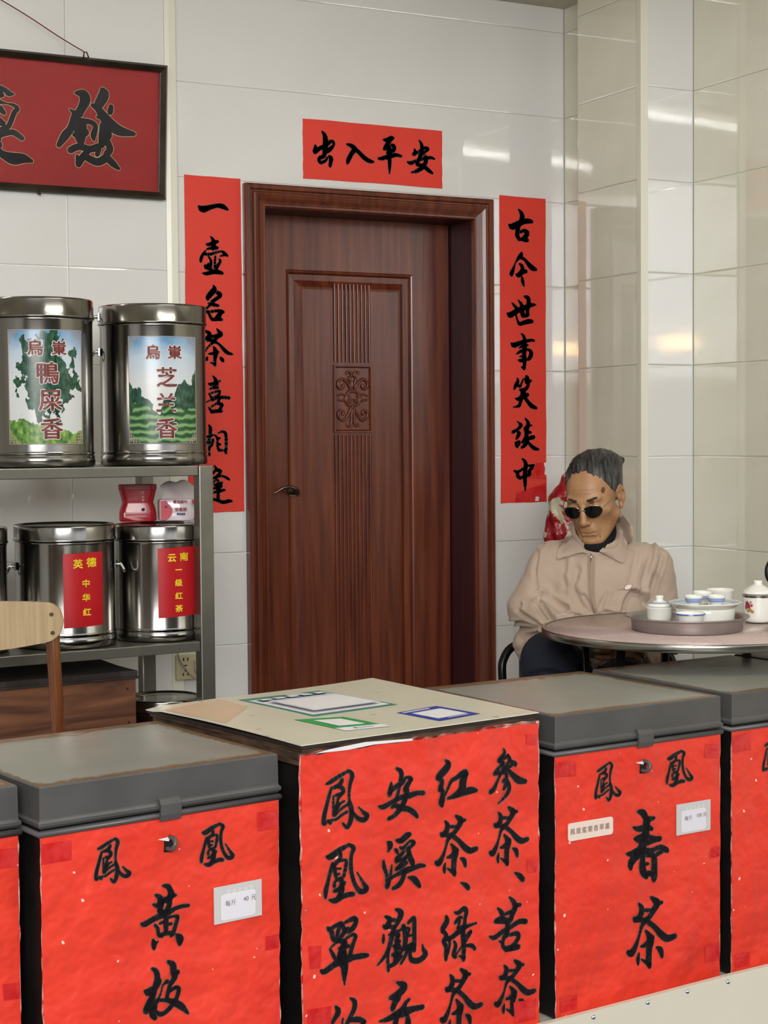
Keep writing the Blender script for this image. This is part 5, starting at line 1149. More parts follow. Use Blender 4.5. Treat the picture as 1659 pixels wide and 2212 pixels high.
def tt(lat, dep): return (*LD(lat, dep-0.02), TZT+0.0008)
tray = empty('tea_tray', (2.592, 3.323, TZT+0.0008), 0, label='round dented aluminium tray holding the white tea set', cat='tray')
bm = bmn(); lathe(bm, [(0, 0.0), (0.132, 0.0), (0.137, 0.002), (0.139, 0.026), (0.142, 0.030), (0.1535, 0.0335), (0.154, 0.0355), (0.150, 0.0360), (0.1395, 0.0325), (0.1365, 0.026), (0.1345, 0.0042), (0.131, 0.0025), (0, 0.0025)], 84)
bobj('tray_dish', bm, mat('aluminium', '#aaa4a0', 0.38, 0.85, mix='#999390', nscale=8, bump=0.15, bscale=14), tray)
TF = TZT+0.0008+0.0028
def cup(name, lat, dep, z, prof, label, cat, grp=None, bands=(), m=None, extra=None):
    x, y = LD(lat, dep-0.02)
    o = empty(name, (x, y, z), 0, label=label, cat=cat, group=grp)
    bm = bmn(); lathe(bm, prof, 48); bobj('cup_body', bm, m or M['porcelain'], o)
    for (r, z0, z1, mm_) in bands:
        bm = bmn(); lathe(bm, [(r[0]+0.0003, z0), (r[1]+0.0003, z1)], 48); bobj('glaze_band', bm, mm_, o)
    return o
def vessel(r0, r1, h, t=0.0025, flare=0.003, foot=0.7):
    return [(0, 0.003), (r0*foot, 0.003), (r0*foot, 0.0), (r0*foot+0.002, 0.0), (r0*foot+0.002, 0.004), (r0, 0.008), (r0+(r1-r0)*0.5, h*0.45), (r1-flare, h-0.006), (r1, h-0.001), (r1-0.0008, h), (r1-t, h-0.001), (r1-flare-t, h-0.008), (r0+(r1-r0)*0.5-t, h*0.45), (r0-t, 0.012), (0, 0.0095)]
g = cup('lidded_tea_bowl', 0.695, 4.22, TF, vessel(0.027, 0.0365, 0.050), 'small white lidded bowl with a knob on the left of the tray', 'tea bowl', bands=[((0.0275, 0.0285), 0.010, 0.016, M['bluegl']), ((0.0284, 0.0285), 0.0165, 0.0175, M['blueln'])])
bm = bmn(); lathe(bm, [(0.0325, 0.0505), (0.0330, 0.052), (0.026, 0.058), (0.014, 0.0635), (0.010, 0.065), (0.0095, 0.068), (0.0105, 0.076), (0.0098, 0.0775), (0, 0.0775)], 40); gl = bobj('bowl_lid', bm, M['porcelain'], g)
bm = bmn(); lathe(bm, [(0.0265, 0.0582), (0.0205, 0.0610)], 40); bobj('blue_ring', bm, M['bluegl'], gl)
cup('tea_bowl', 0.744, 4.062, TF, vessel(0.025, 0.0365, 0.050), 'open white bowl with a dark blue rim at the front of the tray', 'tea bowl', bands=[((0.0368, 0.0362), 0.0455, 0.0485, M['blueln']), ((0.0275, 0.0282), 0.011, 0.0130, M['blueln'])])
pl = cup('draining_pot', 0.800, 4.165, TF, [(0, 0.001), (0.070, 0.001), (0.0725, 0.004), (0.0735, 0.048), (0.072, 0.052), (0, 0.052)], 'white porcelain draining pot with a blue edged saucer top', 'tea pot')
bm = bmn(); lathe(bm, [(0.070, 0.0525), (0.076, 0.0545), (0.0885, 0.0640), (0.0895, 0.0660), (0.0880, 0.0668), (0.076, 0.0585), (0.070, 0.0570), (0, 0.0570)], 64); pt = bobj('saucer_top', bm, M['porcelain'], pl)
bm = bmn(); lathe(bm, [(0.0765, 0.0592), (0.0845, 0.0645)], 64); bobj('blue_ring', bm, mat('pale_blue_ring', '#a9b6c6', 0.2), pt)
bm = bmn(); lathe(bm, [(0, 0.0573), (0.020, 0.0573)], 20); bobj('tea_stain', bm, mat('tea_stain', '#8f8355', 0.3), pt)
PZ = TF+0.0578
sm = vessel(0.014, 0.0228, 0.029, t=0.0018, flare=0.001, foot=0.8)
bb = [((0.0190, 0.0215), 0.014, 0.0225, M['bluegl']), ((0.0188, 0.0190), 0.0130, 0.0140, M['blueln'])]
cup('tea_cup', 0.762, 4.115, PZ, sm, 'small blue banded tea cup, front left on the saucer top', 'tea cup', 'blue banded tea cups', bands=bb)
cup('tea_cup', 0.819, 4.118, PZ, sm, 'small blue banded tea cup, front right on the saucer top', 'tea cup', 'blue banded tea cups', bands=bb)
cup('tea_cup', 0.797, 4.188, PZ, [(r*1.08, z*1.12) for r, z in sm], 'small blue banded tea cup behind the other two cups', 'tea cup', 'blue banded tea cups', bands=[((0.0200, 0.0240), 0.013, 0.031, M['bluegl'])])
cup('white_cup', 0.882, 4.385, TZT+0.0008, vessel(0.030, 0.0385, 0.080), 'plain white cup standing behind the tray', 'cup')
mg = cup('lidded_mug', 0.966, 4.315, TZT+0.0008, [(0, 0.003), (0.030, 0.003), (0.031, 0.0), (0.035, 0.003), (0.0365, 0.010), (0.0375, 0.030), (0.0385, 0.060), (0.0395, 0.072), (0.0385, 0.0725), (0.036, 0.060), (0.034, 0.012), (0, 0.010)], 'white lidded porcelain mug with a flower print and a silver rim', 'mug', bands=[((0.0398, 0.0402), 0.0655, 0.0715, M['silver'])])
bm = bmn(); lathe(bm, [(0.036, 0.0735), (0.0415, 0.0745), (0.0418, 0.0765), (0.034, 0.083), (0.022, 0.092), (0.013, 0.0965), (0.0105, 0.099), (0.0115, 0.105), (0.0100, 0.108), (0, 0.108)], 44); ml = bobj('mug_lid', bm, M['porcelain'], mg)
rnd = random.Random(3)
for i, (a, z, s, m_) in enumerate([(-58, 0.050, 0.008, 'flower'), (-50, 0.043, 0.007, 'flower'), (-62, 0.040, 0.006, 'flower'), (-38, 0.046, 0.005, 'pink'), (-44, 0.034, 0.006, 'flowery'), (-52, 0.032, 0.005, 'flowery'), (-34, 0.030, 0.005, 'flowery'), (-42, 0.054, 0.004, 'flowery')]):
    pts = [(0.0385*math.sin(rad(a-27)) + s*math.cos(t)*(0.8+0.3*math.cos(5*t)), z+s*math.sin(t)*(0.8+0.3*math.cos(5*t))) for t in [2*PI*k/15 for k in range(15)]]
    rr = 0.0392
    bm = bmn(); c0_ = a-27
    vs = [bm.verts.new((rr*math.sin(rad(c0_)+(u-0.0385*math.sin(rad(c0_)))/rr), -rr*math.cos(rad(c0_)+(u-0.0385*math.sin(rad(c0_)))/rr), zz)) for u, zz in pts]
    bm.faces.new(vs); bobj('flower_print', bm, M[m_], mg)
ket = empty('black_kettle', (*LD(1.085, 4.40), TZT+0.0008), -YAW, label='black kettle with a looped handle, cut off by the right edge', cat='kettle')
bm = bmn(); lathe(bm, [(0, 0.001), (0.062, 0.001), (0.068, 0.006), (0.066, 0.05), (0.052, 0.085), (0.03, 0.10), (0.012, 0.103), (0.012, 0.112), (0, 0.114)], 40); bobj('kettle_body', bm, M['black'], ket)
bm = bmn(); tube(bm, catmull([(-0.047, -0.02, 0.085), (-0.072, -0.022, 0.105), (-0.074, -0.022, 0.135), (-0.055, -0.02, 0.160), (-0.01, -0.01, 0.168), (0.04, 0, 0.155), (0.055, 0, 0.10), (0.05, 0, 0.085)], 6), 0.0075, 10); bobj('kettle_handle', bm, M['black'], ket)

# ================================================================== THE SEATED MAN
# signed distance volumes, blended and turned into one mesh each
class Vox:
    def __init__(s, X, Y, Z):
        s.X, s.Y, s.Z = [np.asarray(a, np.float32) for a in (X, Y, Z)]
        s.D = np.full((len(X), len(Y), len(Z)), 0.09, np.float32)
    def _sl(s, lo, hi):
        r = []
        for A, a, b in zip((s.X, s.Y, s.Z), lo, hi):
            i = max(0, int(np.searchsorted(A, a))-1); j = min(len(A), int(np.searchsorted(A, b))+1)
            r.append(slice(i, max(j, i+1)))
        return tuple(r)
    def _p(s, sl): return s.X[sl[0]][:, None, None], s.Y[sl[1]][None, :, None], s.Z[sl[2]][None, None, :]
    def _mix(s, sl, d, k, op):
        a = s.D[sl]
        if op == 'add':
            h = np.clip(0.5+0.5*(a-d)/k, 0, 1); s.D[sl] = a*(1-h)+d*h - k*h*(1-h)
        else:
            d = -d; h = np.clip(0.5-0.5*(a-d)/k, 0, 1); s.D[sl] = a*(1-h)+d*h + k*h*(1-h)
    def cap(s, a, b, ra, rb=None, k=0.02, op='add'):
        rb = ra if rb is None else rb
        a = np.array(a, float); b = np.array(b, float); R = max(ra, rb)+k+0.02
        sl = s._sl(np.minimum(a, b)-R, np.maximum(a, b)+R); x, y, z = s._p(sl)
        ab = b-a; L = max(float(ab@ab), 1e-12)
        t = np.clip(((x-a[0])*ab[0]+(y-a[1])*ab[1]+(z-a[2])*ab[2])/L, 0, 1)
        d = np.sqrt((x-a[0]-t*ab[0])**2+(y-a[1]-t*ab[1])**2+(z-a[2]-t*ab[2])**2)-(ra+(rb-ra)*t)
        s._mix(sl, d.astype(np.float32), k, op)
    def ell(s, c, r, R=None, k=0.02, op='add'):
        c = np.array(c, float); m = max(r)+k+0.02
        sl = s._sl(c-m, c+m); x, y, z = s._p(sl); x, y, z = x-c[0], y-c[1], z-c[2]
        if R is not None:
            x, y, z = (R[0][0]*x+R[1][0]*y+R[2][0]*z, R[0][1]*x+R[1][1]*y+R[2][1]*z, R[0][2]*x+R[1][2]*y+R[2][2]*z)
        k0 = np.sqrt((x/r[0])**2+(y/r[1])**2+(z/r[2])**2)
        k1 = np.sqrt((x/r[0]**2)**2+(y/r[1]**2)**2+(z/r[2]**2)**2)+1e-9
        s._mix(sl, (k0*(k0-1)/k1).astype(np.float32), k, op)
    def mesh(s):
        D = s.D; S = D < 0
        nx, ny, nz = D.shape
        c8 = [S[i:nx-1+i, j:ny-1+j, k:nz-1+k] for i in (0, 1) for j in (0, 1) for k in (0, 1)]
        any_ = np.logical_or.reduce(c8); all_ = np.logical_and.reduce(c8); act = any_ & ~all_
        I = np.argwhere(act); idx = np.full(act.shape, -1, np.int32); idx[act] = np.arange(len(I))
        P = np.zeros((len(I), 3)); W = np.zeros(len(I))
        ax = (s.X, s.Y, s.Z)
        for d in range(3):
            for o1 in (0, 1):
                for o2 in (0, 1):
                    o = [0, 0, 0]; e = [x for x in range(3) if x != d]; o[e[0]] = o1; o[e[1]] = o2
                    a = I+np.array(o); b = a.copy(); b[:, d] += 1
                    va = D[a[:, 0], a[:, 1], a[:, 2]]; vb = D[b[:, 0], b[:, 1], b[:, 2]]
                    m = (va < 0) != (vb < 0)
                    t = np.where(m, va/(va-vb+1e-20), 0)
                    pa = np.stack([ax[q][a[:, q]] for q in range(3)], 1); pb = np.stack([ax[q][b[:, q]] for q in range(3)], 1)
                    P += np.where(m[:, None], pa+(pb-pa)*t[:, None], 0); W += m
        P /= np.maximum(W, 1)[:, None]
        F = []
        for d in range(3):
            e = [x for x in range(3) if x != d]
            sa = [slice(None)]*3; sb = [slice(None)]*3; sa[d] = slice(0, -1); sb[d] = slice(1, None)
            A = S[tuple(sa)]; B = S[tuple(sb)]
            E = np.argwhere(A != B); E = E[(E[:, e[0]] > 0) & (E[:, e[1]] > 0) & (E[:, e[0]] < D.shape[e[0]]-1) & (E[:, e[1]] < D.shape[e[1]]-1)]
            if not len(E): continue
            fl = A[E[:, 0], E[:, 1], E[:, 2]]
            q = []
            for o1, o2 in ((-1, -1), (0, -1), (0, 0), (-1, 0)):
                c = E.copy(); c[:, e[0]] += o1; c[:, e[1]] += o2; q.append(idx[c[:, 0], c[:, 1], c[:, 2]])
            q = np.stack(q, 1)
            if d == 1: fl = ~fl
            q[~fl] = q[~fl][:, ::-1]
            F.append(q)
        F = np.concatenate(F); F = F[(F >= 0).all(1)]
        return P, F
def normals(P, F):
    n = np.cross(P[F[:, 2]]-P[F[:, 0]], P[F[:, 3]]-P[F[:, 1]]); N = np.zeros_like(P)
    for k in range(4): np.add.at(N, F[:, k], n)
    return N/np.maximum(np.linalg.norm(N, axis=1), 1e-12)[:, None]
def relax(P, F, it=1, w=0.5):
    for _ in range(it):
        A = np.zeros_like(P); c = np.zeros(len(P))
        for a, b in ((0, 1), (1, 2), (2, 3), (3, 0)):
            np.add.at(A, F[:, a], P[F[:, b]]); np.add.at(A, F[:, b], P[F[:, a]])
            np.add.at(c, F[:, a], 1); np.add.at(c, F[:, b], 1)
        P = P*(1-w)+w*A/np.maximum(c, 1)[:, None]
    return P
def sdf_obj(name, P, F, m, parent):
    me = bpy.data.meshes.new(name)
    me.vertices.add(len(P)); me.vertices.foreach_set('co', P.astype(np.float32).ravel())
    me.loops.add(F.size); me.loops.foreach_set('vertex_index', F.astype(np.int32).ravel())
    me.polygons.add(len(F)); me.polygons.foreach_set('loop_start', np.arange(0, F.size, 4, dtype=np.int32))
    me.polygons.foreach_set('loop_total', np.full(len(F), 4, np.int32))
    me.polygons.foreach_set('use_smooth', np.ones(len(F), bool)); me.update(); me.validate()
    return link(name, me, m, parent)
def axis(*segs):
    out = []
    for a, b, s in segs: out += list(np.arange(a, b, s))
    out.append(segs[-1][1]); return out
def crease(P, N, segs, face=lambda N: N[:, 1] < 0.35, ix=(0, 2)):
    """press folds into a surface: segs = (points in the plane ix, depth, width, ridge)"""
    A = np.zeros(len(P)); q = P[:, ix]
    for pts, dep, wid, rdg in segs:
        best = np.full(len(P), 9.0); sd = np.zeros(len(P))
        for a, b in zip(pts, pts[1:]):
            a = np.array(a); b = np.array(b); ab = b-a; L = max(ab@ab, 1e-12)
            t = np.clip(((q-a)@ab)/L, 0, 1); r = q-a-t[:, None]*ab; d = np.hypot(r[:, 0], r[:, 1])
            side = np.sign(ab[0]*r[:, 1]-ab[1]*r[:, 0]); u = d < best; best[u] = d[u]; sd[u] = side[u]
        A += -dep*np.exp(-(best/wid)**2) + rdg*np.exp(-((best-1.9*wid)/wid)**2)*(sd > 0)
    A *= face(N)
    return P + N*A[:, None]

MAN = LD(0.5985, 4.765)
man = empty('person', (MAN[0], MAN[1], 0), -YAW, label='elderly person in a beige zip jacket and sunglasses sitting at the round table, looking down', cat='person')
def U(x): return (x-1280)/752.7
def Zp(y): return 1.24-(y-942)/752.7

# head frame: turned to the viewer's left, bowed, slightly tilted
HC = np.array((0.0, -0.020, 1.064)); HS = 0.955
def rot(ax, a):
    return np.array(Matrix.Rotation(rad(a), 3, ax))
HR = rot('Z', -27) @ rot('X', 21) @ rot('Y', -4)
def hp(*p): return HC + HS*(HR @ np.array(p))
class Head:
    """the same volume calls in head coordinates"""
    def __init__(s, v): s.v = v
    def cap(s, a, b, ra, rb=None, **k): s.v.cap(hp(*a), hp(*b), ra*HS, None if rb is None else rb*HS, **k)
    def ell(s, c, r, R=None, **k): s.v.ell(hp(*c), [q*HS for q in r], HR if R is None else HR @ R, **k)

vx = Vox(axis((-0.27, -0.105, 0.009), (-0.105, 0.115, 0.0026), (0.115, 0.29, 0.009)),
         axis((-0.62, -0.33, 0.010), (-0.33, -0.155, 0.004), (-0.155, 0.125, 0.0026), (0.125, 0.26, 0.010)),
         axis((0.0, 0.57, 0.010), (0.57, 0.70, 0.004), (0.70, 0.90, 0.008), (0.90, 1.215, 0.0026)))
# trunk, arms and legs, kept inside the clothes
vx.ell((0.015, 0.03, 0.80), (0.15, 0.085, 0.12)); vx.ell((0.01, 0.04, 0.64), (0.14, 0.10, 0.12)); vx.cap((-0.105, 0.03, 0.870), (0.155, 0.03, 0.862), 0.045, k=0.03)
vx.ell((0.01, 0.05, 0.53), (0.14, 0.11, 0.07))
vx.cap((-0.125, 0.03, 0.86), (-0.183, 0.0, 0.745), 0.040, 0.036); vx.cap((-0.183, 0.0, 0.745), (-0.085, -0.165, 0.690), 0.034, 0.026); vx.cap((-0.085, -0.165, 0.690), (-0.012, -0.208, 0.662), 0.026, 0.020)
vx.cap((0.18, 0.03, 0.85), (0.207, 0.045, 0.715), 0.040, 0.036); vx.cap((0.207, 0.045, 0.715), (0.14, -0.065, 0.625), 0.034, 0.028); vx.cap((0.14, -0.065, 0.625), (0.080, -0.170, 0.640), 0.027, 0.020)
vx.cap((-0.08, 0.02, 0.54), (-0.165, -0.32, 0.628), 0.065, 0.050); vx.cap((-0.165, -0.32, 0.628), (-0.14, -0.35, 0.08), 0.045, 0.032)
vx.cap((0.09, 0.02, 0.53), (0.03, -0.40, 0.562), 0.065, 0.050); vx.cap((0.03, -0.40, 0.562), (0.04, -0.43, 0.08), 0.045, 0.032)
vx.cap((-0.14, -0.33, 0.045), (-0.16, -0.46, 0.035), 0.032, 0.026); vx.cap((0.04, -0.41, 0.045), (0.03, -0.54, 0.035), 0.032, 0.026)
# hands folded in the lap: palm, four unequal bent fingers, thumb from the side of the palm
def hand(w, d, s, up):
    """w wrist, d direction of the palm, s side towards the thumb"""
    w = np.array(w, float); d = np.array(d, float); d /= np.linalg.norm(d); s = np.array(s, float); s -= d*(s@d); s /= np.linalg.norm(s)
    n = np.cross(d, s)*up
    c = w+d*0.046
    vx.ell(c, (0.044, 0.038, 0.0145), np.stack([d, s, n], 1), k=0.010)
    for i, (L, o) in enumerate(((0.064, 0.027), (0.072, 0.009), (0.068, -0.009), (0.054, -0.026))):
        a = w+d*0.078+s*o; b = a+d*L*0.42+n*0.004; e = b+d*L*0.22-n*L*0.28; f = e-d*L*0.05-n*L*0.24
        vx.cap(a, b, 0.0088, 0.0082, k=0.003); vx.cap(b, e, 0.0082, 0.0076, k=0.002); vx.cap(e, f, 0.0076, 0.0066, k=0.002)
    a = w+d*0.026+s*0.028; b = a+d*0.026+s*0.024; e = b+d*0.026-n*0.008
    vx.cap(a, b, 0.0115, 0.0100, k=0.008); vx.cap(b, e, 0.0098, 0.0080, k=0.002)
hand((-0.012, -0.208, 0.662), (0.80, -0.52, -0.12), (0.3, 0.4, 0.9), 1)
hand((0.080, -0.170, 0.640), (-0.62, -0.72, 0.05), (0.2, 0.3, 0.9), -1)
# neck
vx.cap((0.012, 0.03, 0.90), hp(0, 0.025, -0.055), 0.050, 0.050, k=0.03)
h = Head(vx)
h.ell((0, 0.020, 0.042), (0.076, 0.096, 0.084), k=0.02)
h.ell((0, -0.030, 0.012), (0.066, 0.062, 0.080), k=0.025)
h.ell((0, -0.032, -0.035), (0.063, 0.056, 0.066), k=0.025)
h.ell((0, -0.048, -0.080), (0.042, 0.040, 0.036), k=0.022)
h.cap((0.056, 0.0, -0.052), (0.020, -0.070, -0.102), 0.018, 0.016, k=0.022); h.cap((-0.056, 0.0, -0.052), (-0.020, -0.070, -0.102), 0.018, 0.016, k=0.022)
h.ell((0, -0.078, -0.104), (0.022, 0.017, 0.016), k=0.014)
for s in (-1, 1):
    h.ell((s*0.046, -0.060, -0.014), (0.022, 0.018, 0.015), k=0.018)       # cheekbone
    h.cap((s*0.012, -0.088, 0.026), (s*0.046, -0.074, 0.030), 0.008, 0.008, k=0.010)   # brow ridge
    h.ell((s*0.032, -0.100, 0.006), (0.019, 0.014, 0.012), k=0.012, op='sub')
    h.ell((s*0.032, -0.074, 0.007), (0.0125, 0.0125, 0.0125), k=0.002)      # eye under its lid
    h.cap((s*0.022, -0.089, 0.0115), (s*0.044, -0.084, 0.0105), 0.0032, k=0.003)
    h.cap((s*0.023, -0.088, 0.0005), (s*0.043, -0.084, -0.001), 0.0030, k=0.003)
h.cap((0, -0.089, 0.022), (0, -0.112, -0.030), 0.0085, 0.0110, k=0.010)
h.ell((0, -0.114, -0.034), (0.0105, 0.0100, 0.0088), k=0.007)
for s in (-1, 1):
    h.ell((s*0.0130, -0.104, -0.037), (0.0078, 0.0100, 0.0072), k=0.006)
    h.ell((s*0.0068, -0.108, -0.0448), (0.0036, 0.0048, 0.0040), k=0.002, op='sub')
h.ell((0, -0.078, -0.064), (0.030, 0.022, 0.022), k=0.012)                   # muzzle
h.cap((-0.021, -0.0885, -0.0675), (0.021, -0.0885, -0.0675), 0.0050, k=0.006)
h.cap((-0.017, -0.0895, -0.0795), (0.017, -0.0895, -0.0795), 0.0060, k=0.006)
h.cap((-0.027, -0.0945, -0.0742), (0.027, -0.0945, -0.0742), 0.0022, k=0.003, op='sub')
h.cap((-0.014, -0.094, -0.0895), (0.014, -0.094, -0.0895), 0.0040, k=0.008, op='sub')
for s in (-1, 1):
    for i, (a, b) in enumerate((((0.019, -0.103, -0.034), (0.030, -0.093, -0.054)), ((0.030, -0.093, -0.054), (0.036, -0.084, -0.082)))):
        h.cap((s*a[0], a[1], a[2]), (s*b[0], b[1], b[2]), 0.0026, k=0.006, op='sub')
    h.cap((s*0.034, -0.084, -0.078), (s*0.026, -0.080, -0.098), 0.0024, k=0.006, op='sub')
    # ear: rim, hollow, lobe
    e = rot('Z', -s*14) @ rot('X', 8)
    h.ell((s*0.0800, 0.016, 0.002), (0.0085, 0.0205, 0.0330), R=e, k=0.006)
    h.ell((s*0.0885, 0.013, 0.006), (0.0065, 0.0125, 0.0215), R=e, k=0.004, op='sub')
    h.cap((s*0.083, 0.003, -0.002), (s*0.0835, 0.004, -0.010), 0.0045, k=0.004)
    h.ell((s*0.0790, 0.006, -0.030), (0.0062, 0.0100, 0.0115), k=0.006)
P, F = vx.mesh(); P = relax(P, F, 1, 0.35); N = normals(P, F)
# lines of the face, drawn in head coordinates
L = (P-HC) @ HR / HS; Ln = N @ HR
hd = L[:, 2] > -0.13
fold = np.zeros(len(P))
def fline(pts, dep, wid, sym=True):
    global fold
    for s in ((-1, 1) if sym else (1,)):
        best = np.full(len(P), 9.0)
        for a, b in zip(pts, pts[1:]):
            a = np.array((a[0]*s, a[1])); b = np.array((b[0]*s, b[1])); ab = b-a; q = L[:, [0, 2]]-a
            t = np.clip(q@ab/max(ab@ab, 1e-12), 0, 1); d = np.hypot(*(q-t[:, None]*ab).T); best = np.minimum(best, d)
        fold -= dep*np.exp(-(best/wid)**2)*(Ln[:, 1] < -0.15)*hd
fline([(-0.035, 0.054), (0.0, 0.057), (0.035, 0.054)], 0.0007, 0.0016, False)
fline([(-0.038, 0.066), (0.0, 0.069), (0.038, 0.066)], 0.0006, 0.0016, False)
fline([(0.004, 0.020), (0.005, 0.032)], 0.0010, 0.0014)
fline([(0.050, 0.006), (0.060, 0.012)], 0.0008, 0.0012); fline([(0.050, 0.000), (0.061, -0.002)], 0.0008, 0.0012)
fline([(0.048, -0.040), (0.050, -0.068), (0.044, -0.088)], 0.0012, 0.0030)
fline([(0.016, -0.014), (0.028, -0.020), (0.042, -0.016)], 0.0008, 0.0020)
P = P+N*fold[:, None]*HS
body = sdf_obj('body', P, F, M['skin'], man)

# eyebrows
for s in (-1, 1):
    v = Vox(*[axis((c-0.045, c+0.045, 0.0014)) for c in hp(s*0.031, -0.088, 0.031)])
    hh = Head(v)
    hh.ell((s*0.022, -0.0925, 0.0290), (0.011, 0.0045, 0.0040), k=0.004); hh.ell((s*0.036, -0.0850, 0.0320), (0.013, 0.0045, 0.0036), R=rot('Y', -s*6) @ rot('Z', s*26), k=0.004)
    P_, F_ = v.mesh(); sdf_obj('eyebrow', P_, F_, M['brow'], man)

# hair: a combed back cap with a receding front and short sides
v = Vox(axis((-0.125, 0.155, 0.0025)), axis((-0.13, 0.18, 0.0025)), axis((0.95, 1.225, 0.0025)))
hh = Head(v)
hh.ell((0, 0.026, 0.045), (0.0835, 0.1030, 0.0825), k=0.01)
hh.ell((0.004, 0.040, 0.085), (0.062, 0.070, 0.042), k=0.03)
hh.cap((0.035, 0.090, 0.070), (0.060, 0.128, 0.066), 0.034, 0.010, k=0.03)
hh.ell((0, 0.085, 0.00), (0.062, 0.040, 0.055), k=0.02)
# cut away the face, forehead and ears
hh.ell((0, -0.128, 0.004), (0.078, 0.088, 0.092), k=0.006, op='sub')
hh.ell((0, -0.105, -0.05), (0.15, 0.105, 0.080), k=0.006, op='sub')
for s in (-1, 1):
    hh.ell((s*0.062, -0.075, 0.050), (0.022, 0.034, 0.034), k=0.010, op='sub')
    hh.ell((s*0.092, 0.010, -0.012), (0.030, 0.034, 0.040), k=0.004, op='sub')
hh.ell((0, 0.0, -0.095), (0.12, 0.12, 0.062), k=0.006, op='sub')
P, F = v.mesh(); P = relax(P, F, 1, 0.4); N = normals(P, F); L = (P-HC) @ HR / HS
a = np.arctan2(L[:, 0], L[:, 2]-0.02); fr_ = L[:, 1]
st_ = 0.0011*np.sin(a*46+fr_*38+1.4*np.sin(fr_*40))+0.0009*np.sin(a*83-fr_*52+2*np.sin(a*7))+0.0014*np.sin(a*19+fr_*60)
st_ = 0.0012*np.sin(L[:, 0]*420+5*np.sin(L[:, 1]*22)+L[:, 1]*40)+0.0008*np.sin(L[:, 0]*760+6*np.sin(L[:, 1]*31)+1)+0.0016*np.sin(L[:, 0]*150+L[:, 1]*60)
st_ = st_*np.clip((L[:, 1]+0.075)/0.05, 0.15, 1)
P = P+N*(0.6*st_*np.clip((L[:, 2]-0.02)/0.03, 0, 1))[:, None]
sdf_obj('hair', P, F, M['hair'], man)
# a few loose strands and the age spot at the temple
bm = bmn(); rnd = random.Random(4)
for i in range(26):
    x = rnd.uniform(-0.05, 0.07); y0 = rnd.uniform(-0.05, 0.08)
    p = [hp(x+0.004*k*rnd.uniform(-1, 1), y0+0.016*k, 0.045+0.0850*math.sqrt(max(0.05, 1-(x/0.086)**2-((y0+0.016*k-0.026)/0.112)**2))+0.004) for k in range(4)]
    tube(bm, catmull(p, 3), [0.0009, 0.0004], 4)
ho = bobj('loose_strands', bm, M['hair'], man); ho['kind'] = 'stuff'
from mathutils.bvhtree import BVHTree
def bvh(P, F): return BVHTree.FromPolygons([tuple(p) for p in P], [tuple(int(i) for i in f) for f in F])
me_b = body.data
bv = BVHTree.FromPolygons([v.co[:] for v in me_b.vertices], [p.vertices[:] for p in me_b.polygons])
def on_head(x, z, lift=0.0006):
    o = Vector(hp(x, -0.2, z)); d = Vector(HR @ np.array((0, 1, 0)))
    hit = bv.ray_cast(o, d); return hit[0] - d*lift if hit[0] is not None else o
bm = bmn(); c = [on_head(0.058+0.0042*math.cos(t), 0.046+0.0085*math.sin(t), 0.0016) for t in [2*PI*k/14 for k in range(14)]]
bm.faces.new([bm.verts.new(p) for p in c]); bobj('age_spot', bm, mat('age_spot', '#5c3c2c', 0.6), man)

# sunglasses
sg = empty('sunglasses', (0, 0, 0)); sg.parent = man
def gy(x): return -0.106+0.30*x*x*10
lens_o = []
for s in (-1, 1):
    shp = []
    for k in range(28):
        t = 2*PI*k/28
        ex = 0.0272*abs(math.cos(t))**0.75*(1 if math.cos(t) > 0 else -1); ez = 0.0186*abs(math.sin(t))**0.8*(1 if math.sin(t) > 0 else -1)
        if ez < 0: ex *= 1-0.28*(-ez/0.0186)
        shp.append((s*0.0325+ex, -0.002+ez))
    bm = bmn()
    A = [bm.verts.new(hp(x, gy(x)+0.0002-0.0030*math.cos((x-s*0.0325)*50), z-0.010*0)) for x, z in shp]; B = [bm.verts.new(hp(x, gy(x)+0.0022-0.0030*math.cos((x-s*0.0325)*50), z)) for x, z in shp]
    ca = bm.verts.new(hp(s*0.0325, gy(s*0.0325)-0.0040, -0.002)); cb_ = bm.verts.new(hp(s*0.0325, gy(s*0.0325)-0.0018, -0.002))
    for k in range(28): bm.faces.new([A[k], A[(k+1) % 28], ca]); bm.faces.new([B[(k+1) % 28], B[k], cb_]); bm.faces.new([A[k], B[k], B[(k+1) % 28], A[(k+1) % 28]])
    bobj('dark_lens', bm, M['lens'], sg, smooth='auto')
    bm = bmn()
    up_ = [p for p in shp if p[1] > -0.006]; up_.sort(key=lambda p: p[0])
    tube(bm, [hp(x, gy(x)-0.0026*math.cos((x-s*0.0325)*50), z+0.0004) for x, z in up_], 0.0011, 6)
    bobj('lens_rim', bm, M['goldf'], sg)
    bm = bmn(); tube(bm, catmull([hp(s*0.056, gy(0.056), 0.006), hp(s*0.065, -0.088, 0.008), hp(s*0.0765, -0.045, 0.012), hp(s*0.0815, -0.004, 0.018), hp(s*0.083, 0.020, 0.010), hp(s*0.083, 0.034, -0.006)], 5), 0.0013, 6)
    bobj('temple_arm', bm, M['goldf'], sg)
bm = bmn(); tube(bm, catmull([hp(-0.011, gy(0.01)-0.002, 0.003), hp(0, -0.1085, 0.0045), hp(0.011, gy(0.01)-0.002, 0.003)], 4), 0.0011, 6); bobj('bridge', bm, M['goldf'], sg)

# black roll neck
v = Vox(axis((-0.11, 0.13, 0.004)), axis((-0.16, 0.14, 0.004)), axis((0.84, 1.01, 0.004)))
v.cap((0.010, 0.010, 0.890), (0.008, 0.006, 0.965), 0.058, 0.060, k=0.01); v.ell((0.003, -0.035, 0.925), (0.040, 0.038, 0.028), k=0.02)
P, F = v.mesh(); P = relax(P, F, 1)
sdf_obj('roll_neck', P, F, M['knit'], man)

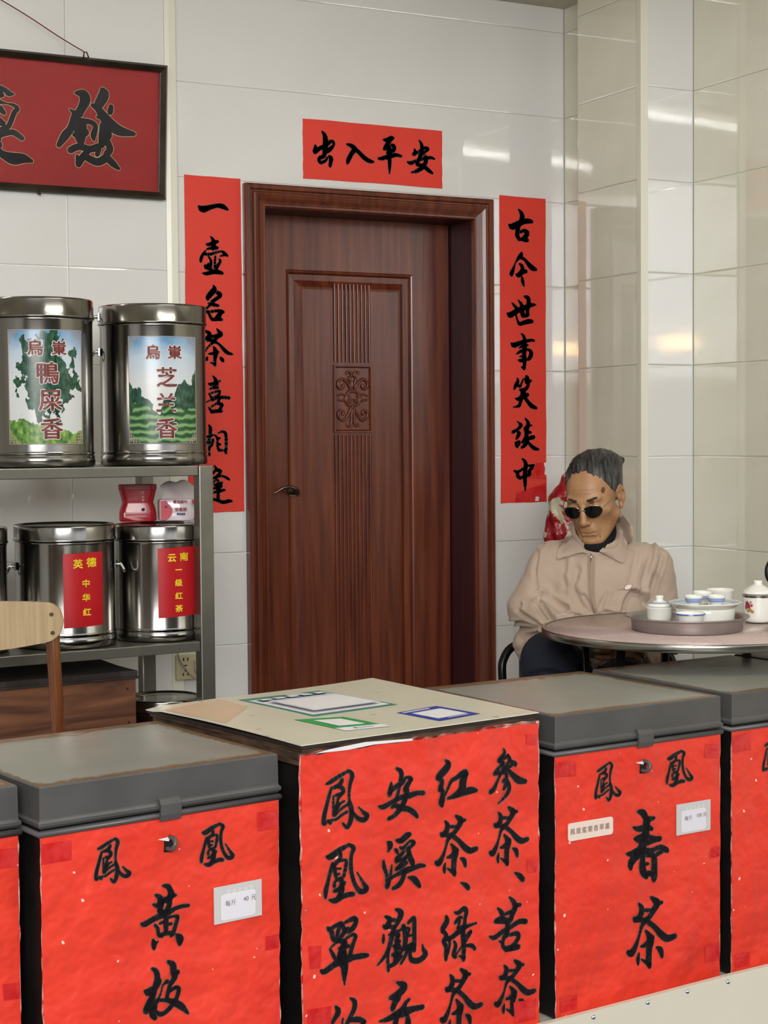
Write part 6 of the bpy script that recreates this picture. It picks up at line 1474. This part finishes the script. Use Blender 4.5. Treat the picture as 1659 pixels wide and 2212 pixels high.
# jacket
v = Vox(axis((-0.285, 0.305, 0.0048)), axis((-0.29, 0.22, 0.0048)), axis((0.53, 1.02, 0.0048)))
v.cap((-0.105, 0.025, 0.882), (0.160, 0.028, 0.872), 0.060, k=0.03)
v.ell((0.016, 0.022, 0.800), (0.168, 0.116, 0.135), k=0.03); v.ell((0.010, 0.018, 0.700), (0.168, 0.124, 0.115), k=0.04); v.ell((0.008, 0.022, 0.615), (0.180, 0.138, 0.075), k=0.04)
v.cap((0.012, 0.03, 0.90), (0.012, 0.036, 0.950), 0.092, 0.070, k=0.03)
v.cap((0.012, 0.012, 0.925), (0.012, 0.030, 0.970), 0.078, 0.071, k=0.02)
v.cap((-0.126, 0.022, 0.866), (-0.182, -0.002, 0.748), 0.058, 0.060, k=0.02); v.cap((-0.184, -0.002, 0.748), (-0.110, -0.150, 0.702), 0.060, 0.053, k=0.02); v.cap((-0.110, -0.150, 0.702), (-0.020, -0.203, 0.668), 0.050, 0.041, k=0.015)
v.cap((0.176, 0.026, 0.856), (0.202, 0.042, 0.718), 0.061, 0.057, k=0.02); v.cap((0.204, 0.042, 0.718), (0.145, -0.060, 0.618), 0.056, 0.050, k=0.02); v.cap((0.145, -0.060, 0.618), (0.088, -0.160, 0.638), 0.048, 0.040, k=0.015)
v.ell((-0.125, -0.02, 0.640), (0.105, 0.115, 0.070), k=0.02)
# cuff ends and neck opening
v.cap((-0.030, -0.195, 0.672), (0.03, -0.225, 0.655), 0.031, 0.034, k=0.004, op='sub') if False else None
v.cap((0.012, -0.008, 0.955), (0.008, -0.02, 1.06), 0.056, 0.085, k=0.010, op='sub')
v.ell((0.002, -0.085, 0.965), (0.034, 0.060, 0.046), k=0.010, op='sub')
P, F = v.mesh(); P = relax(P, F, 2, 0.5); N = normals(P, F)
def px2(*L): return [(U(x), Zp(y)) for x, y in L]
segs = [
 (px2((1160, 1190), (1152, 1230), (1156, 1285)), 0.0050, 0.0045, 0.002),
 (px2((1156, 1285), (1172, 1318), (1180, 1322)), 0.0100, 0.0060, 0.004),
 (px2((1165, 1280), (1190, 1294), (1214, 1306)), 0.0120, 0.0075, 0.005),
 (px2((1150, 1298), (1164, 1324), (1160, 1338)), 0.0075, 0.0050, 0.004),
 (px2((1118, 1300), (1110, 1312), (1135, 1326), (1160, 1340)), 0.0060, 0.0050, 0.004),
 (px2((1096, 1345), (1125, 1338), (1160, 1342)), 0.0060, 0.0045, 0.004),
 (px2((1100, 1370), (1118, 1352), (1145, 1346)), 0.0060, 0.0045, 0.004),
 (px2((1112, 1400), (1122, 1374), (1150, 1356)), 0.0060, 0.0050, 0.003),
 (px2((1172, 1332), (1200, 1318), (1240, 1322), (1272, 1330)), 0.0060, 0.0040, 0.003),
 (px2((1200, 1345), (1220, 1335), (1246, 1340)), 0.0050, 0.0035, 0.003),
 (px2((1240, 1225), (1228, 1262), (1246, 1300), (1268, 1322)), 0.0050, 0.0080, 0.002),
 (px2((1252, 1280), (1264, 1300), (1278, 1325)), 0.0050, 0.0050, 0.003),
 (px2((1300, 1275), (1288, 1300), (1282, 1325)), 0.0040, 0.0050, 0.003),
 (px2((1272, 1330), (1295, 1314), (1330, 1322)), 0.0060, 0.0045, 0.004),
 (px2((1334, 1322), (1342, 1296), (1356, 1276), (1378, 1282), (1386, 1300)), 0.0100, 0.0080, 0.005),
 (px2((1428, 1200), (1412, 1245), (1400, 1290), (1390, 1320)), 0.0080, 0.0055, 0.003),
 (px2((1408, 1175), (1392, 1225), (1378, 1268)), 0.0055, 0.0070, 0.004),
 (px2((1372, 1190), (1362, 1225), (1350, 1255)), 0.0030, 0.0070, 0.002),
 (px2((1216, 1205), (1210, 1240), (1214, 1262)), 0.0030, 0.0070, 0.002),
 (px2((1380, 1150), (1412, 1172), (1440, 1190)), 0.0018, 0.0025, 0.001),
 (px2((1180, 1165), (1170, 1180), (1160, 1192)), 0.0018, 0.0025, 0.001),
 (px2((1330, 1420), (1345, 1440)), 0.0060, 0.0060, 0.003),
 (px2((1360, 1400), (1390, 1440)), 0.0060, 0.0080, 0.003),
 (px2((1420, 1330), (1400, 1380)), 0.0060, 0.0080, 0.003),
]
P = crease(P, N, [(a, b*1.7, c, d*1.7) for a, b, c, d in segs])
N = normals(P, F)
P = P+N*(0.0016*np.sin(P[:, 0]*61+P[:, 2]*35)*np.sin(P[:, 2]*47-P[:, 0]*21+1)+0.0008*np.sin(P[:, 0]*140+3*np.sin(P[:, 2]*60)))[:, None]
P = relax(P, F, 1, 0.4)
sdf_obj('jacket', P, F, M['jacket'], man)
jb = bvh(P, F)
def on_jacket(u, z, lift=0.002):
    hit = jb.ray_cast(Vector((u, -0.6, z)), Vector((0, 1, 0)))
    return (hit[0] + Vector((0, -lift, 0))) if hit[0] is not None else Vector((u, -0.08, z))
def patch(name, inner, outer, m, lift=0.006, lift_in=None, thick=0.0035, nu=14, nv=8, bulge=0.004, parent=None):
    """a cloth panel between two edge curves laid on the jacket front"""
    I = catmull([(a, b, 0) for a, b in inner], 8); O = catmull([(a, b, 0) for a, b in outer], 8)
    def samp(C, t):
        f = t*(len(C)-1); i = min(int(f), len(C)-2); return C[i].lerp(C[i+1], f-i)
    G = []
    for j in range(nv+1):
        row = []
        for i in range(nu+1):
            a = samp(I, i/nu); b = samp(O, i/nu); p = a.lerp(b, j/nv)
            l = lift + ((lift_in or lift)-lift)*(1-j/nv) + bulge*math.sin(PI*j/nv)
            row.append(on_jacket(p.x, p.y, l))
        G.append(row)
    for _ in range(2):
        H = [[v.copy() for v in r] for r in G]
        for j in range(1, nv):
            for i in range(1, nu): H[j][i].y = (G[j][i].y*2+G[j-1][i].y+G[j+1][i].y+G[j][i-1].y+G[j][i+1].y)/6
        G = H
    bm = bmn()
    A = [[bm.verts.new(v) for v in r] for r in G]; B = [[bm.verts.new(v+Vector((0, thick, 0))) for v in r] for r in G]
    for j in range(nv):
        for i in range(nu):
            bm.faces.new([A[j][i], A[j][i+1], A[j+1][i+1], A[j+1][i]]); bm.faces.new([B[j][i], B[j+1][i], B[j+1][i+1], B[j][i+1]])
    for i in range(nu):
        bm.faces.new([A[0][i], B[0][i], B[0][i+1], A[0][i+1]]); bm.faces.new([A[nv][i], A[nv][i+1], B[nv][i+1], B[nv][i]])
    for j in range(nv):
        bm.faces.new([A[j][0], A[j+1][0], B[j+1][0], B[j][0]]); bm.faces.new([A[j][nu], B[j][nu], B[j+1][nu], A[j+1][nu]])
    return bobj(name, bm, m, parent or man, smooth='auto')
patch('collar', px2((1222, 1140), (1232, 1158), (1248, 1176), (1264, 1194)), px2((1212, 1158), (1204, 1180), (1199, 1204), (1230, 1196), (1256, 1187)), M['jacket'], lift=0.007, lift_in=0.010)
patch('collar', px2((1334, 1108), (1326, 1140), (1310, 1165), (1286, 1186)), px2((1358, 1138), (1356, 1165), (1350, 1190), (1338, 1212), (1312, 1200), (1288, 1189)), M['jacket'], lift=0.007, lift_in=0.010)
# placket, zip and badge
patch('zip_placket', px2((1262, 1196), (1260, 1240), (1262, 1290), (1276, 1328)), px2((1278, 1196), (1275, 1240), (1275, 1290), (1283, 1326)), M['jacketseam'], lift=0.0022, thick=0.001, bulge=0.001, nv=3)
bm = bmn(); tube(bm, [on_jacket(U(x), Zp(y), 0.0045) for x, y in ((1268, 1190), (1266, 1215), (1264, 1245), (1265, 1275), (1270, 1305), (1277, 1327))], 0.0007, 6); bobj('zip', bm, M['steeldull'], man)
p = on_jacket(U(1269), Zp(1193), 0.007); bm = bmn(); tube(bm, [p, p+Vector((-0.001, -0.002, -0.010)), p+Vector((-0.001, -0.001, -0.018))], [0.0030, 0.0016], 8); bobj('zip_pull', bm, M['chrome'], man)
bm = bmn()
leafp = [(U(1337)+0.0, Zp(1265)), (U(1340), Zp(1259)), (U(1346), Zp(1257)), (U(1355), Zp(1257)), (U(1353), Zp(1263)), (U(1347), Zp(1267)), (U(1340), Zp(1268))]
vs = [bm.verts.new(on_jacket(a, b, 0.0028)) for a, b in leafp]; bm.faces.new(vs); bd = bobj('chest_badge', bm, M['stick'], man)
bm = bmn(); tube(bm, [on_jacket(a, b, 0.0032) for a, b in leafp+leafp[:1]], 0.0006, 5); bobj('badge_outline', bm, M['brownink'], bd)
bm = bmn(); tube(bm, [on_jacket(U(x), Zp(y), 0.0012) for x, y in ((1324, 1268), (1335, 1267), (1350, 1266), (1366, 1268))], 0.0007, 5); bobj('pocket_stitch', bm, M['jacketseam'], man)

# trousers and shoes
v = Vox(axis((-0.27, 0.22, 0.007)), axis((-0.52, 0.21, 0.007)), axis((0.05, 0.74, 0.007)))
v.ell((0.008, 0.035, 0.530), (0.158, 0.130, 0.070), k=0.03)
v.cap((-0.075, 0.0, 0.555), (-0.158, -0.315, 0.640), 0.086, 0.074, k=0.03); v.cap((-0.158, -0.315, 0.640), (-0.135, -0.345, 0.12), 0.072, 0.055, k=0.02)
v.cap((0.085, 0.0, 0.545), (0.035, -0.395, 0.572), 0.084, 0.074, k=0.02); v.cap((0.035, -0.395, 0.572), (0.040, -0.425, 0.12), 0.072, 0.055, k=0.02)
P, F = v.mesh(); P = relax(P, F, 1); N = normals(P, F)
segs = [(px2((1190, 1372), (1208, 1390), (1220, 1410)), 0.010, 0.008, 0.005), (px2((1120, 1420), (1150, 1408), (1185, 1420)), 0.008, 0.007, 0.004), (px2((1160, 1412), (1200, 1430), (1250, 1425)), 0.010, 0.009, 0.005), (px2((1220, 1420), (1245, 1408), (1268, 1412)), 0.008, 0.006, 0.005)]
P = crease(P, N, segs); P = relax(P, F, 1, 0.4)
sdf_obj('trousers', P, F, M['trouser'], man)
for (a, b) in (((-0.138, -0.325, 0.040), (-0.160, -0.47, 0.032)), ((0.040, -0.405, 0.040), (0.032, -0.55, 0.032))):
    v = Vox(axis((min(a[0], b[0])-0.08, max(a[0], b[0])+0.08, 0.006)), axis((min(a[1], b[1])-0.08, max(a[1], b[1])+0.08, 0.006)), axis((-0.05, 0.15, 0.006)))
    v.cap(a, b, 0.038, 0.030, k=0.01); v.cap((a[0], a[1]+0.01, 0.09), a, 0.040, 0.038, k=0.02)
    P, F = v.mesh(); P[:, 2] = np.maximum(P[:, 2], 0.003); sdf_obj('shoe', P, F, M['black'], man)

# the black tube chair he sits on
mc = empty('folding_chair', (MAN[0], MAN[1], 0), -YAW, label='black tube chair under the seated person, its back rail showing at the left', cat='chair')
bm = bmn(); tube(bm, catmull([(-0.215, 0.10, 0.0), (-0.235, 0.13, 0.30), (-0.252, 0.135, 0.52), (-0.246, 0.145, 0.585), (-0.205, 0.165, 0.622), (-0.1, 0.19, 0.628), (0.1, 0.19, 0.628), (0.205, 0.165, 0.622), (0.246, 0.145, 0.585), (0.252, 0.135, 0.52), (0.235, 0.13, 0.30), (0.215, 0.10, 0.0)], 6), 0.0125, 12); bobj('back_frame', bm, M['blacktube'], mc)
for s in (-1, 1):
    bm = bmn(); tube(bm, [(s*0.205, 0.16, 0.44), (s*0.215, -0.20, 0.44), (s*0.22, -0.25, 0.0)], 0.0115, 10); bobj('leg', bm, M['blacktube'], mc)
bm = bmn(); prism(bm, rrect(0.39, 0.36, 0.05, 5, 0, -0.03), 'z', 0.4525, 0.462); bobj('seat', bm, M['black'], mc)
bm = bmn(); prism(bm, [(-0.20, 0.165), (0, 0.185), (0.20, 0.165), (0.20, 0.172), (0, 0.195), (-0.20, 0.172)], 'z', 0.50, 0.600); bobj('backrest', bm, mat('grey_mesh_fabric', '#4a4a48', 0.9), mc)

# red printed bag hanging on the pillar behind him
BG = LD(0.627, 5.60)
bg = empty('plastic_bag', (BG[0], BG[1], 0.78), -YAW, label='red printed plastic bag hanging on the pillar behind the seated person', cat='bag')
v = Vox(axis((-0.16, 0.22, 0.006)), axis((-0.12, 0.16, 0.006)), axis((-0.02, 0.45, 0.006)))
v.ell((0.0, 0, 0.150), (0.085, 0.048, 0.150), k=0.02); v.cap((-0.012, 0, 0.25), (0.0, 0.01, 0.315), 0.050, 0.026, k=0.03); v.cap((0.0, 0.01, 0.315), (0.075, 0.04, 0.355), 0.022, 0.009, k=0.02)
P, F = v.mesh(); N = normals(P, F)
P = P+N*(0.006*np.sin(P[:, 2]*60+P[:, 0]*70)*np.sin(P[:, 0]*90-P[:, 2]*30)+0.003*np.sin(P[:, 0]*190+P[:, 2]*40))[:, None]
sdf_obj('bag_body', P, F, M['bag'], bg)
bm = bmn(); tube(bm, catmull([(0.07, 0.038, 0.352), (0.095, 0.050, 0.365), (0.1125, 0.0585, 0.366)], 4), 0.004, 6)
bobj('bag_loop', bm, M['bag'], bg)
